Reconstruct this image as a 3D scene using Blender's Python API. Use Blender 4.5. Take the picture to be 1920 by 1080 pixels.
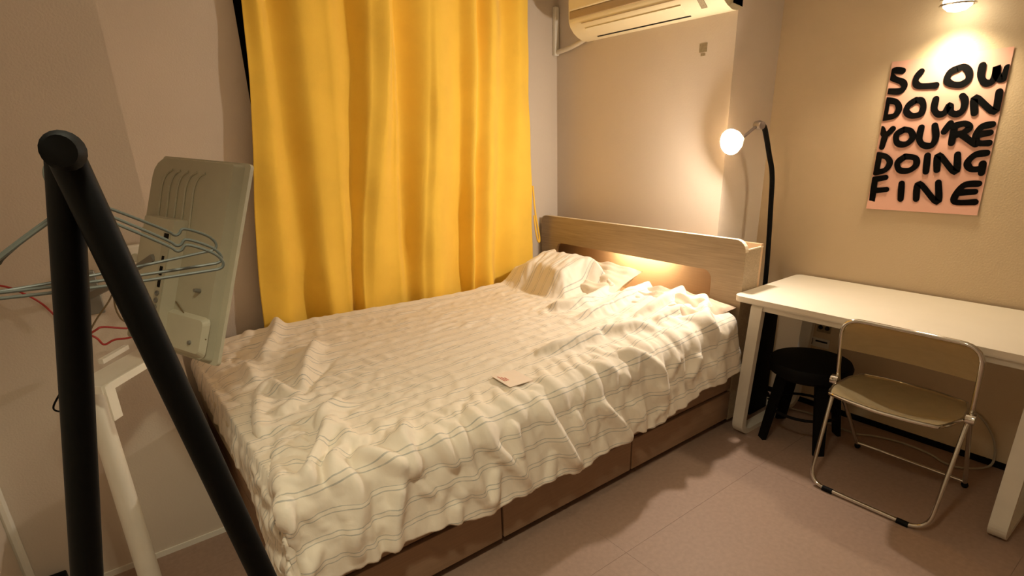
import bpy, bmesh, math, random
import numpy as np
from mathutils import Matrix, Vector

random.seed(7)
SC = bpy.context.scene
for o in list(bpy.data.objects):
    bpy.data.objects.remove(o)
COL = SC.collection
PI = math.pi

# ------------------------------------------------------------------ camera
RC=[(0.793703, -0.607533, -0.030637), (0.226986, 0.249064, 0.941512), (-0.564369, -0.754235, 0.335584)]
F=1046.4
CYP=633.65
cam_d = bpy.data.cameras.new('camera')
cam = bpy.data.objects.new('camera', cam_d)
COL.objects.link(cam)
cam.matrix_world = Matrix(((RC[0][0], RC[1][0], RC[2][0], 0.0),
                           (RC[0][1], RC[1][1], RC[2][1], 0.0),
                           (RC[0][2], RC[1][2], RC[2][2], 1.45),
                           (0, 0, 0, 1)))
cam_d.sensor_width = 36.0
cam_d.lens = F / 1920 * 36
cam_d.shift_y = (CYP - 540) / 1920
cam_d.clip_start = 0.02
SC.camera = cam

# ------------------------------------------------------------------ world, exposure
wd = bpy.data.worlds.new('world')
SC.world = wd
wd.use_nodes = True
wd.node_tree.nodes['Background'].inputs[0].default_value = (0.9, 0.8, 0.66, 1)
wd.node_tree.nodes['Background'].inputs[1].default_value = 0.012
vs = SC.view_settings
vs.view_transform = 'Standard'
vs.look = 'None'
vs.gamma = 1.0
vs.use_curve_mapping = False
vs.exposure = 1.05

LAMP_W = 21.0          # bulb of the floor lamp
SPOT_W = 3.3           # ceiling spotlight over the desk
LED_W = 0.7           # light strip in the headboard
FILL_W = 44.0         # fill light added out of frame, over the clothes rack
WARM = (1.0, 0.88, 0.74)


# ------------------------------------------------------------------ helpers
def lin(c):
    return tuple((v / 12.92 if v <= 0.04045 else ((v + 0.055) / 1.055) ** 2.4) for v in c)


def rgb(r, g, b):
    return lin((r / 255, g / 255, b / 255)) + (1.0,)


def mat(name, col, rough=0.6, metal=0.0, noise=0.0, nscale=20.0, bump=0.0, bscale=200.0, spec=0.5, coat=0.0,
        stretch=(1, 1, 1), sheen=0.0):
    m = bpy.data.materials.new(name)
    m.use_nodes = True
    nt = m.node_tree
    p = nt.nodes['Principled BSDF']
    p.inputs['Base Color'].default_value = col
    p.inputs['Roughness'].default_value = rough
    p.inputs['Metallic'].default_value = metal
    p.inputs['Specular IOR Level'].default_value = spec
    p.inputs['Coat Weight'].default_value = coat
    p.inputs['Sheen Weight'].default_value = sheen
    tc = nt.nodes.new('ShaderNodeTexCoord')
    mp = nt.nodes.new('ShaderNodeMapping')
    mp.inputs['Scale'].default_value = stretch
    nt.links.new(tc.outputs['Object'], mp.inputs['Vector'])
    if noise > 0:
        n = nt.nodes.new('ShaderNodeTexNoise')
        n.inputs['Scale'].default_value = nscale
        n.inputs['Detail'].default_value = 5
        nt.links.new(mp.outputs[0], n.inputs['Vector'])
        r = nt.nodes.new('ShaderNodeMapRange')
        r.inputs[1].default_value = 0.25
        r.inputs[2].default_value = 0.75
        r.inputs[3].default_value = 1 - noise
        r.inputs[4].default_value = 1 + noise
        nt.links.new(n.outputs[0], r.inputs[0])
        mx = nt.nodes.new('ShaderNodeVectorMath')
        mx.operation = 'SCALE'
        mx.inputs[0].default_value = col[:3]
        nt.links.new(r.outputs[0], mx.inputs['Scale'])
        nt.links.new(mx.outputs[0], p.inputs['Base Color'])
    if bump > 0:
        n2 = nt.nodes.new('ShaderNodeTexNoise')
        n2.inputs['Scale'].default_value = bscale
        n2.inputs['Detail'].default_value = 4
        nt.links.new(mp.outputs[0], n2.inputs['Vector'])
        b = nt.nodes.new('ShaderNodeBump')
        b.inputs['Strength'].default_value = bump
        b.inputs['Distance'].default_value = 0.002
        nt.links.new(n2.outputs[0], b.inputs['Height'])
        nt.links.new(b.outputs[0], p.inputs['Normal'])
    return m


def emit(name, col, strength):
    m = bpy.data.materials.new(name)
    m.use_nodes = True
    nt = m.node_tree
    nt.nodes.remove(nt.nodes['Principled BSDF'])
    e = nt.nodes.new('ShaderNodeEmission')
    e.inputs[0].default_value = tuple(col) + (1,)
    e.inputs[1].default_value = strength
    nt.links.new(e.outputs[0], nt.nodes['Material Output'].inputs[0])
    return m


M = {}
M['wall'] = mat('wall_paint', rgb(214, 199, 181), 0.75, noise=0.03, nscale=3, bump=0.35, bscale=160)
M['wall_desk'] = mat('wall_paper', rgb(208, 186, 152), 0.6, noise=0.03, nscale=3, bump=0.4, bscale=140)
M['ceil'] = mat('ceiling_paint', rgb(232, 226, 214), 0.8, noise=0.02, nscale=4, bump=0.2)
M['floor'] = mat('floor_vinyl', rgb(158, 130, 112), 0.55, noise=0.10, nscale=60, bump=0.25, bscale=300)
M['grout'] = mat('floor_joint', rgb(136, 111, 96), 0.9, noise=0.1)
M['black'] = mat('black_steel', rgb(7, 7, 7), 0.6, noise=0.2, nscale=80, spec=0.12)
M['blackplastic'] = mat('black_plastic', rgb(9, 8, 8), 0.65, noise=0.15, nscale=40, spec=0.15)
M['white'] = mat('white_enamel', rgb(236, 230, 216), 0.45, noise=0.02, nscale=15)
M['deskframe'] = mat('desk_frame_enamel', rgb(222, 214, 198), 0.5, noise=0.03, nscale=15)
M['desktop'] = mat('desk_laminate', rgb(232, 222, 204), 0.32, noise=0.02, nscale=10)
M['acwhite'] = mat('aged_white_plastic', rgb(236, 222, 186), 0.4, noise=0.02, nscale=12)
M['acband'] = mat('air_conditioner_band', rgb(176, 152, 118), 0.5, noise=0.03)
M['dark'] = mat('dark_slot', rgb(22, 16, 12), 0.8, noise=0.1)
M['tv'] = mat('television_back_plastic', rgb(170, 165, 142), 0.5, noise=0.03, nscale=20, bump=0.1, bscale=400)
M['tv2'] = mat('television_panel_plastic', rgb(182, 177, 154), 0.45, noise=0.03, nscale=20)
M['grey'] = mat('grey_metal', rgb(140, 138, 130), 0.45, metal=0.6, noise=0.05)
M['steel'] = mat('lamp_joint_metal', rgb(150, 142, 140), 0.4, metal=0.7, noise=0.05)
M['chrome'] = mat('chrome', rgb(215, 212, 204), 0.10, metal=1.0, noise=0.04, nscale=30)
M['wood'] = mat('light_oak_veneer', rgb(172, 152, 124), 0.5, noise=0.16, nscale=6, stretch=(18, 1, 30), bump=0.1, bscale=40)
M['woodin'] = mat('recess_veneer', rgb(204, 170, 132), 0.5, noise=0.05, nscale=6, stretch=(18, 1, 30))
M['edge'] = mat('pale_edge_band', rgb(228, 212, 184), 0.5, noise=0.03)
M['bedside'] = mat('drawer_veneer', rgb(158, 128, 102), 0.6, noise=0.10, nscale=8, stretch=(1, 18, 30))
M['sheet'] = mat('fitted_sheet', rgb(228, 214, 186), 0.9, noise=0.03, nscale=10, bump=0.3, bscale=60)
M['pillow'] = mat('pillow_cotton', rgb(232, 216, 190), 0.9, noise=0.03, nscale=10, bump=0.5, bscale=30)
M['pillow2'] = mat('pillow_beige_cotton', rgb(214, 190, 164), 0.9, noise=0.04, nscale=10, bump=0.5, bscale=30)
M['curtain'] = mat('yellow_curtain_cloth', rgb(255, 208, 74), 0.85, noise=0.05, nscale=8, bump=0.4, bscale=500, sheen=0.2)
M['poster'] = mat('pink_poster_paper', rgb(228, 176, 156), 0.6, noise=0.03, nscale=6)
M['ink'] = mat('black_ink', rgb(10, 9, 9), 0.9, noise=0.15, nscale=60, spec=0.08)
M['card'] = mat('pink_card', rgb(246, 230, 214), 0.6, noise=0.02)
M['print'] = mat('red_print', rgb(214, 140, 124), 0.7, noise=0.03)
M['hanger'] = mat('grey_blue_coated_wire', rgb(84, 88, 82), 0.4, noise=0.05)
M['redcable'] = mat('red_cable', rgb(170, 50, 44), 0.5, noise=0.05)
M['greycable'] = mat('grey_cable', rgb(170, 160, 140), 0.5, noise=0.05)
M['browncable'] = mat('brown_cable', rgb(112, 92, 60), 0.5, noise=0.05)
M['sticker'] = mat('grey_sticker', rgb(150, 134, 104), 0.7, noise=0.25, nscale=160)
M['hose'] = mat('white_hose', rgb(224, 212, 190), 0.6, noise=0.04)
M['glassdark'] = mat('night_glass', rgb(10, 10, 12), 0.1, noise=0.05)
M['bulb'] = emit('lit_bulb', (1.0, 0.86, 0.66), 22.0)
M['spotglow'] = emit('lit_spot_glass', (1.0, 0.88, 0.66), 9.0)
M['fillglow'] = emit('lit_fill_diffuser', (1.0, 0.93, 0.72), 4.0)
M['shade'] = bpy.data.materials.new('white_translucent_shade')
M['shade'].use_nodes = True
_nt = M['shade'].node_tree
_p = _nt.nodes['Principled BSDF']
_p.inputs['Base Color'].default_value = rgb(246, 238, 224)
_p.inputs['Roughness'].default_value = 0.5
_n = _nt.nodes.new('ShaderNodeTexNoise')
_n.inputs['Scale'].default_value = 40
_t = _nt.nodes.new('ShaderNodeBsdfTranslucent')
_t.inputs[0].default_value = rgb(246, 236, 220)
_r = _nt.nodes.new('ShaderNodeMapRange')
_r.inputs[3].default_value = 0.40
_r.inputs[4].default_value = 0.48
_nt.links.new(_n.outputs[0], _r.inputs[0])
_x = _nt.nodes.new('ShaderNodeMixShader')
_nt.links.new(_r.outputs[0], _x.inputs[0])
_nt.links.new(_p.outputs[0], _x.inputs[1])
_nt.links.new(_t.outputs[0], _x.inputs[2])
_nt.links.new(_x.outputs[0], _nt.nodes['Material Output'].inputs[0])
M['ledglow'] = emit('lit_led_strip', (1.0, 0.82, 0.55), 10.0)


def clear_plastic():
    m = bpy.data.materials.new('smoke_clear_plastic')
    m.use_nodes = True
    nt = m.node_tree
    p = nt.nodes['Principled BSDF']
    p.inputs['Base Color'].default_value = rgb(206, 188, 146)
    p.inputs['Roughness'].default_value = 0.22
    tr = nt.nodes.new('ShaderNodeBsdfTransparent')
    tr.inputs[0].default_value = rgb(226, 204, 156)
    mx = nt.nodes.new('ShaderNodeMixShader')
    n = nt.nodes.new('ShaderNodeTexNoise')
    n.inputs['Scale'].default_value = 8
    r = nt.nodes.new('ShaderNodeMapRange')
    r.inputs[3].default_value = 0.40
    r.inputs[4].default_value = 0.50
    nt.links.new(n.outputs[0], r.inputs[0])
    nt.links.new(r.outputs[0], mx.inputs[0])
    nt.links.new(tr.outputs[0], mx.inputs[1])
    nt.links.new(p.outputs[0], mx.inputs[2])
    nt.links.new(mx.outputs[0], nt.nodes['Material Output'].inputs[0])
    return m


M['clear'] = clear_plastic()


def stripe_mat():
    """cream cotton with pairs of thin blue-grey stripes along the bed (UV is in metres)"""
    m = bpy.data.materials.new('striped_duvet_cotton')
    m.use_nodes = True
    nt = m.node_tree
    p = nt.nodes['Principled BSDF']
    p.inputs['Roughness'].default_value = 0.85
    p.inputs['Sheen Weight'].default_value = 0.15
    uv = nt.nodes.new('ShaderNodeUVMap')
    sp = nt.nodes.new('ShaderNodeSeparateXYZ')
    nt.links.new(uv.outputs[0], sp.inputs[0])

    def math_(op, a, b=None, c=None):
        n = nt.nodes.new('ShaderNodeMath')
        n.operation = op
        for i, v in enumerate((a, b, c)):
            if v is None:
                continue
            if isinstance(v, (int, float)):
                n.inputs[i].default_value = v
            else:
                nt.links.new(v, n.inputs[i])
        return n.outputs[0]
    t = math_('FRACT', math_('DIVIDE', sp.outputs[1], 0.076))
    s = None
    for c0 in (0.30, 0.50):
        d = math_('ABSOLUTE', math_('SUBTRACT', t, c0))
        k = math_('LESS_THAN', d, 0.022)
        s = k if s is None else math_('MAXIMUM', s, k)
    n = nt.nodes.new('ShaderNodeTexNoise')
    n.inputs['Scale'].default_value = 60
    nt.links.new(uv.outputs[0], n.inputs['Vector'])
    fac = math_('MULTIPLY', s, math_('MULTIPLY_ADD', n.outputs[0], 0.6, 0.2))
    mx = nt.nodes.new('ShaderNodeMix')
    mx.data_type = 'RGBA'
    nt.links.new(fac, mx.inputs['Factor'])
    mx.inputs['A'].default_value = rgb(242, 231, 213)
    mx.inputs['B'].default_value = rgb(128, 138, 140)
    nt.links.new(mx.outputs['Result'], p.inputs['Base Color'])
    n2 = nt.nodes.new('ShaderNodeTexNoise')
    n2.inputs['Scale'].default_value = 34
    n2.inputs['Detail'].default_value = 4
    n2.inputs['Distortion'].default_value = 0.8
    nt.links.new(uv.outputs[0], n2.inputs['Vector'])
    b = nt.nodes.new('ShaderNodeBump')
    b.inputs['Strength'].default_value = 0.35
    b.inputs['Distance'].default_value = 0.004
    nt.links.new(n2.outputs[0], b.inputs['Height'])
    nt.links.new(b.outputs[0], p.inputs['Normal'])
    return m


M['duvet'] = stripe_mat()


class MB:
    """collects shapes, links them as ONE mesh object"""

    def __init__(self):
        self.v = []
        self.f = []
        self.smooth = []

    def add(self, vs_, fs_, smooth=False):
        b = len(self.v)
        self.v += [tuple(p) for p in vs_]
        for q in fs_:
            self.f.append(tuple(b + i for i in q))
            self.smooth.append(smooth)
        return self

    def box(self, x0, x1, y0, y1, z0, z1, bev=0.0):
        if bev <= 0:
            vs_ = [(x, y, z) for x in (x0, x1) for y in (y0, y1) for z in (z0, z1)]
            fs_ = [(0, 1, 3, 2), (4, 6, 7, 5), (0, 4, 5, 1), (2, 3, 7, 6), (0, 2, 6, 4), (1, 5, 7, 3)]
            return self.add(vs_, fs_)
        bm = bmesh.new()
        bmesh.ops.create_cube(bm, size=1.0)
        for v in bm.verts:
            v.co = Vector(((x0 + x1) / 2 + v.co.x * (x1 - x0), (y0 + y1) / 2 + v.co.y * (y1 - y0),
                           (z0 + z1) / 2 + v.co.z * (z1 - z0)))
        bmesh.ops.bevel(bm, geom=bm.edges[:], offset=bev, segments=3, profile=0.5, affect='EDGES')
        return self.bm(bm, True)

    def bm(self, bm, smooth=False):
        bm.verts.ensure_lookup_table()
        bm.verts.index_update()
        self.add([tuple(v.co) for v in bm.verts], [[v.index for v in f.verts] for f in bm.faces], smooth)
        bm.free()
        return self

    def tube(self, pts, r, n=10, closed=False, caps=True):
        P = [Vector(p) for p in pts]
        N = len(P)
        R = r if isinstance(r, (list, tuple)) else [r] * N
        up = Vector((0.1234, 0.345, 0.93)).normalized()
        vs_ = []
        prev = None
        for i in range(N):
            if closed:
                t = (P[(i + 1) % N] - P[i - 1])
            else:
                t = P[min(i + 1, N - 1)] - P[max(i - 1, 0)]
            t.normalize()
            if prev is None:
                a = t.cross(up)
                if a.length < 1e-3:
                    a = t.cross(Vector((1, 0, 0)))
            else:
                a = prev - t * prev.dot(t)
            a.normalize()
            prev = a
            b = t.cross(a)
            for k in range(n):
                an = 2 * PI * k / n
                vs_.append(P[i] + (a * math.cos(an) + b * math.sin(an)) * R[i])
        fs_ = []
        for i in range(N if closed else N - 1):
            j = (i + 1) % N
            for k in range(n):
                k2 = (k + 1) % n
                fs_.append((i * n + k, i * n + k2, j * n + k2, j * n + k))
        if caps and not closed:
            fs_.append(tuple(range(n))[::-1])
            fs_.append(tuple((N - 1) * n + k for k in range(n)))
        return self.add(vs_, fs_, True)

    def lathe(self, prof, c=(0, 0, 0), n=28, axis=None):
        """prof: list of (radius, height); axis: unit vector (default z)"""
        A = Vector(axis).normalized() if axis is not None else Vector((0, 0, 1))
        a = A.orthogonal().normalized()
        b = A.cross(a)
        C0 = Vector(c)
        vs_ = []
        for r, h in prof:
            for k in range(n):
                an = 2 * PI * k / n
                vs_.append(C0 + A * h + (a * math.cos(an) + b * math.sin(an)) * max(r, 1e-5))
        fs_ = []
        for i in range(len(prof) - 1):
            for k in range(n):
                k2 = (k + 1) % n
                fs_.append((i * n + k, i * n + k2, (i + 1) * n + k2, (i + 1) * n + k))
        fs_.append(tuple(range(n))[::-1])
        fs_.append(tuple((len(prof) - 1) * n + k for k in range(n)))
        return self.add(vs_, fs_, True)

    def prism(self, poly, f, d, smooth=False):
        """poly: 2D points; f(u, v, w) -> 3D; extruded from w=0 to w=d"""
        n = len(poly)
        vs_ = [f(u, v, 0) for u, v in poly] + [f(u, v, d) for u, v in poly]
        fs_ = [tuple(range(n))[::-1], tuple(range(n, 2 * n))]
        for i in range(n):
            j = (i + 1) % n
            fs_.append((i, j, n + j, n + i))
        return self.add(vs_, fs_, smooth)

    def grid(self, fn, nu, nv, smooth=True):
        vs_ = [fn(i / (nu - 1), j / (nv - 1)) for i in range(nu) for j in range(nv)]
        fs_ = [(i * nv + j, (i + 1) * nv + j, (i + 1) * nv + j + 1, i * nv + j + 1)
               for i in range(nu - 1) for j in range(nv - 1)]
        return self.add(vs_, fs_, smooth)

    def build(self, name, m, parent=None, auto=None):
        me = bpy.data.meshes.new(name)
        me.from_pydata(self.v, [], self.f)
        me.polygons.foreach_set('use_smooth', self.smooth)
        me.validate()
        bm = bmesh.new()
        bm.from_mesh(me)
        bmesh.ops.recalc_face_normals(bm, faces=bm.faces[:])
        if any(self.smooth):
            for e in bm.edges:
                if len(e.link_faces) == 2 and e.calc_face_angle(0) > 0.7:
                    e.smooth = False
        bm.to_mesh(me)
        bm.free()
        me.materials.append(m)
        o = bpy.data.objects.new(name, me)
        COL.objects.link(o)
        if parent is not None:
            o.parent = parent
            o.matrix_parent_inverse = parent.matrix_world.inverted()
        return o


def empty(name, loc, label=None, cat=None, group=None):
    o = bpy.data.objects.new(name, None)
    COL.objects.link(o)
    o.location = loc
    o.matrix_world = Matrix.Translation(loc)
    o.empty_display_size = 0.05
    if label:
        tag(o, label, cat, group)
    return o


def tag(o, label, cat, group=None):
    o['label'] = label
    o['category'] = cat
    if group:
        o['group'] = group
    return o


def struct(o):
    o['kind'] = 'structure'
    return o


def rrect(x0, x1, y0, y1, r, k=6):
    """rounded rectangle, counter-clockwise; r is one radius or four (bl, br, tr, tl)"""
    R = r if isinstance(r, (list, tuple)) else (r,) * 4
    out = []
    for (cx, cy, a0, rr) in ((x0, y0, PI, R[0]), (x1, y0, 1.5 * PI, R[1]), (x1, y1, 0, R[2]), (x0, y1, 0.5 * PI, R[3])):
        sx = 1 if cx == x0 else -1
        sy = 1 if cy == y0 else -1
        for i in range(k + 1):
            a = a0 + i / k * PI / 2
            out.append((cx + sx * rr + rr * math.cos(a), cy + sy * rr + rr * math.sin(a)))
    return out


def fillet(pts, r, k=5, closed=False):
    """round the corners of a 3D polyline"""
    P = [Vector(p) for p in pts]
    n = len(P)
    out = []
    for i in range(n):
        if not closed and i in (0, n - 1):
            out.append(P[i])
            continue
        a, b, c = P[i - 1], P[i], P[(i + 1) % n]
        d1 = (a - b)
        d2 = (c - b)
        rr = min(r, d1.length * 0.48, d2.length * 0.48)
        p1 = b + d1.normalized() * rr
        p2 = b + d2.normalized() * rr
        for j in range(k + 1):
            t = j / k
            out.append(p1 * (1 - t) ** 2 + b * 2 * t * (1 - t) + p2 * t * t)
    return out


def spline(pts, n=6):
    """Catmull-Rom through the points"""
    P = [Vector(p) for p in pts]
    out = []
    for i in range(len(P) - 1):
        p0 = P[max(i - 1, 0)]
        p1, p2 = P[i], P[i + 1]
        p3 = P[min(i + 2, len(P) - 1)]
        for j in range(n):
            t = j / n
            out.append(0.5 * ((2 * p1) + (p2 - p0) * t + (2 * p0 - 5 * p1 + 4 * p2 - p3) * t * t
                              + (3 * p1 - p0 - 3 * p2 + p3) * t ** 3))
    out.append(P[-1])
    return out


# ------------------------------------------------------------------ the room
XH, XD = 2.61, 3.0            # wall behind the bed head, wall behind the desk
YW, YN, YB = 2.92, 1.675, 2.2  # window wall, nook return, projecting wall block on the left
XL, XB = -0.42, 0.175         # left wall, right edge of the block
YF, ZC = -1.9, 2.36           # wall behind the camera, ceiling

fl = struct(MB().box(XL - .1, XD + .1, YF - .1, YW + .2, -0.12, -0.002).build('floor', M['grout']))
TS = 0.9
tile_me = {}
xs = [XL - .1] + [1.317 + TS * k for k in range(-1, 2)] + [XD + .1]
ys = [YF - .1] + [1.10 + TS * k for k in range(-3, 2)] + [YW + .2]
g = 0.0004
for i in range(len(xs) - 1):
    for j in range(len(ys) - 1):
        MB().box(xs[i] + g, xs[i + 1] - g, ys[j] + g, ys[j + 1] - g, -0.002, 0.0).build('floor_tile', M['floor'], fl)

struct(MB().box(XL - .1, XD + .1, YF - .1, YW + .2, ZC, ZC + .1).build('ceiling', M['ceil']))
WX0, WX1, WZ0, WZ1 = 0.735, 2.24, 0.62, 2.30
wb = MB()
wb.box(XB - .05, WX0, YW, YW + .14, 0, ZC).box(WX1, XH + .02, YW, YW + .14, 0, ZC)
wb.box(WX0, WX1, YW, YW + .14, 0, WZ0).box(WX0, WX1, YW, YW + .14, WZ1, ZC)
struct(wb.build('wall_back', M['wall']))
struct(MB().box(XL - .1, XB, YB, YW + .14, 0, ZC, 0.0).build('wall_left_block', M['wall']))
struct(MB().box(XL - .1, XL, YF, YB, 0, ZC).build('wall_left', M['wall']))
struct(MB().box(XH, XD + .1, YN, YW + .14, 0, ZC).build('wall_right', M['wall']))
struct(MB().box(XD, XD + .1, YF, YN, 0, ZC).build('wall_desk', M['wall_desk']))
struct(MB().box(XL - .1, XD + .1, YF - .1, YF, 0, ZC).build('wall_front', M['wall']))
struct(MB().box(XL, XB + .004, YB - .006, YB, 0, 0.022).build('baseboard_left', M['white']))
struct(MB().box(XD - .006, XD, YF, YN, 0, 0.03).build('baseboard_desk', M['blackplastic']))
struct(MB().tube([(XL + .012, YB - .012, 0), (XL + .012, YB - .012, ZC)], 0.014, 8).build('trim_1', M['white']))

# window behind the curtain
win = struct(MB().box(WX0, WX1, YW + .05, YW + .09, WZ0, WZ0 + .05).box(WX0, WX1, YW + .05, YW + .09, WZ1 - .05, WZ1)
             .box(WX0, WX0 + .05, YW + .05, YW + .09, WZ0, WZ1).box(WX1 - .05, WX1, YW + .05, YW + .09, WZ0, WZ1)
             .box((WX0 + WX1) / 2 - .03, (WX0 + WX1) / 2 + .03, YW + .05, YW + .09, WZ0, WZ1)
             .build('window_1', M['blackplastic']))
for a, b in ((WX0 + .05, (WX0 + WX1) / 2 - .03), ((WX0 + WX1) / 2 + .03, WX1 - .05)):
    MB().box(a, b, YW + .065, YW + .072, WZ0 + .05, WZ1 - .05).build('pane', M['glassdark'], win)

# ------------------------------------------------------------------ bed
BX0, BX1, BY0, BY1 = 0.26, 2.45, 1.414, 2.77
bed = empty('bed', (1.35, 2.1, 0), 'double bed with drawer base and pale oak headboard, against the window wall', 'bed')
MB().box(BX0 + .02, BX1, BY0 + .06, BY1, 0, 0.04).build('plinth', M['blackplastic'], bed)
MB().box(BX0, BX1, BY0 + .022, BY1, 0.04, 0.205).build('base_carcass', M['bedside'], bed)
for (a, b) in ((BX0, 0.985), (0.99, 1.695), (1.70, BX1)):
    MB().box(a + .002, b - .002, BY0, BY0 + .02, 0.04, 0.192, .003).build('drawer_front', M['bedside'], bed)
MB().box(BX0, BX1, BY0 + .004, BY1, 0.206, 0.285, .004).build('side_rail', M['bedside'], bed)

hb = empty('headboard', (2.5, 2.1, 0))
hb.parent = bed
hb.matrix_parent_inverse = bed.matrix_world.inverted()


def ring_panel(x0, x1, outer, inner, m, name, parent):
    n = len(outer)
    b = MB()
    vs_ = []
    for x in (x0, x1):
        vs_ += [(x, y, z) for y, z in outer]
        vs_ += [(x, y, z) for y, z in inner]
    fs_ = []
    for i in range(n):
        j = (i + 1) % n
        fs_.append((i, j, n + j, n + i))
        fs_.append((2 * n + i, 3 * n + i, 3 * n + j, 2 * n + j))
        fs_.append((i, 2 * n + i, 2 * n + j, j))
        fs_.append((n + i, n + j, 3 * n + j, 3 * n + i))
    b.add(vs_, fs_)
    return b.build(name, m, parent)


HY0, HY1, HZ = 1.414, 2.904, 0.966
ring_panel(2.45, 2.468, rrect(HY0, HY1, 0.03, HZ, (.002, .002, .055, .055)),
           rrect(1.585, 2.752, 0.56, 0.800, .05), M['wood'], 'front_panel', hb)
eb = MB()
top = rrect(HY0, HY1, 0.03, HZ, (.002, .002, .055, .055))[14:]
for i in range(len(top) - 1):
    (ya, za), (yb, zb) = top[i], top[i + 1]
    dy, dz = yb - ya, zb - za
    L_ = math.hypot(dy, dz)
    if L_ < 1e-6 or (za < .85 and zb < .85):
        continue
    ny, nz = dz / L_ * .0025, -dy / L_ * .0025
    if nz < 0 and abs(nz) > abs(ny):
        pass
    cy_, cz_ = 2.16, 0.5
    if (ya - cy_) * ny + (za - cz_) * nz < 0:
        ny, nz = -ny, -nz
    eb.add([(2.447, ya, za), (2.447, yb, zb), (2.447, yb + ny, zb + nz), (2.447, ya + ny, za + nz),
            (2.470, ya, za), (2.470, yb, zb), (2.470, yb + ny, zb + nz), (2.470, ya + ny, za + nz)],
           [(0, 1, 2, 3), (4, 7, 6, 5), (2, 6, 7, 3), (0, 4, 5, 1), (0, 3, 7, 4), (1, 5, 6, 2)])
eb.build('edge_band', M['edge'], hb)
MB().box(2.583, 2.600, HY0, HY1, 0.03, 0.935).build('back_panel', M['woodin'], hb)
MB().box(2.468, 2.583, HY0, HY0 + .018, 0.03, 0.918).build('side_panel', M['wood'], hb)
MB().box(2.468, 2.583, HY1 - .018, HY1, 0.03, 0.918).build('side_panel', M['wood'], hb)
MB().box(2.462, 2.600, HY0 - .001, HY0 + .006, 0.918, 0.924).build('edge_strip', M['edge'], hb)
MB().box(2.468, 2.583, HY0 + .018, HY1 - .018, 0.880, 0.896).build('top_ledge', M['wood'], hb)
MB().box(2.468, 2.583, HY0 + .018, HY1 - .018, 0.54, 0.558).build('shelf_board', M['woodin'], hb)
led = MB().box(2.474, 2.486, 1.94, 2.30, 0.803, 0.811).build('led_strip', M['ledglow'], hb)
ld = bpy.data.lights.new('headboard_light', 'AREA')
ld.shape = 'RECTANGLE'
ld.size, ld.size_y = 0.42, 0.02
ld.energy = LED_W
ld.color = (1.0, 0.80, 0.52)
lo = bpy.data.objects.new('headboard_light', ld)
COL.objects.link(lo)
lo.location = (2.492, 2.13, 0.800)
lo.rotation_euler = Vector((-0.9, 0, 0.45)).to_track_quat('Z', 'Y').to_euler()

mt = tag(MB().box(BX0 - .01, 2.44, 1.44, 2.765, 0.286, 0.545, .05).build('mattress', M['sheet']),
         'thick mattress in a cream fitted sheet on the bed base', 'mattress')


def pillow(name, m, c, sx, sy, th, rx=0, ry=0, rz=0, seed=1):
    rnd = np.random.RandomState(seed)
    ph = rnd.rand(8) * 6
    b = MB()

    def top(sgn):
        def fn(u, v):
            a, d = u * 2 - 1, v * 2 - 1
            e = max(0.0, (1 - abs(a) ** 2.6)) ** 0.55 * max(0.0, (1 - abs(d) ** 2.6)) ** 0.55
            pinch = 1 - 0.07 * (1 - abs(d) ** 2) * abs(a) ** 3
            pinch2 = 1 - 0.07 * (1 - abs(a) ** 2) * abs(d) ** 3
            wr = 0.012 * e * (math.sin(9 * a + 4 * d + ph[0]) + math.sin(13 * d - 5 * a + ph[1]) * .7
                              + .6 * math.sin(21 * a + ph[2] + 3 * math.sin(4 * d + ph[3])))
            return (a * sx / 2 * pinch, d * sy / 2 * pinch2, sgn * e * th / 2 + wr)
        return fn
    b.grid(top(1), 40, 40)
    b.grid(top(-1), 40, 40)
    R_ = Matrix.Translation(c) @ Matrix.Rotation(rz, 4, 'Z') @ Matrix.Rotation(ry, 4, 'Y') @ Matrix.Rotation(rx, 4, 'X')
    b.v = [tuple(R_ @ Vector(p)) for p in b.v]
    return b.build(name, m)


tag(pillow('pillow', M['pillow'], (2.295, 2.345, 0.656), 0.34, 0.65, 0.13, ry=-0.40, seed=3),
    'plump white pillow propped against the headboard beside the curtain', 'pillow')
tag(pillow('pillow', M['pillow2'], (2.258, 1.695, 0.622), 0.35, 0.56, 0.11, ry=-0.12, rz=0.04, seed=5),
    'flat beige pillow mostly under the duvet at the desk side', 'pillow')

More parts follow.
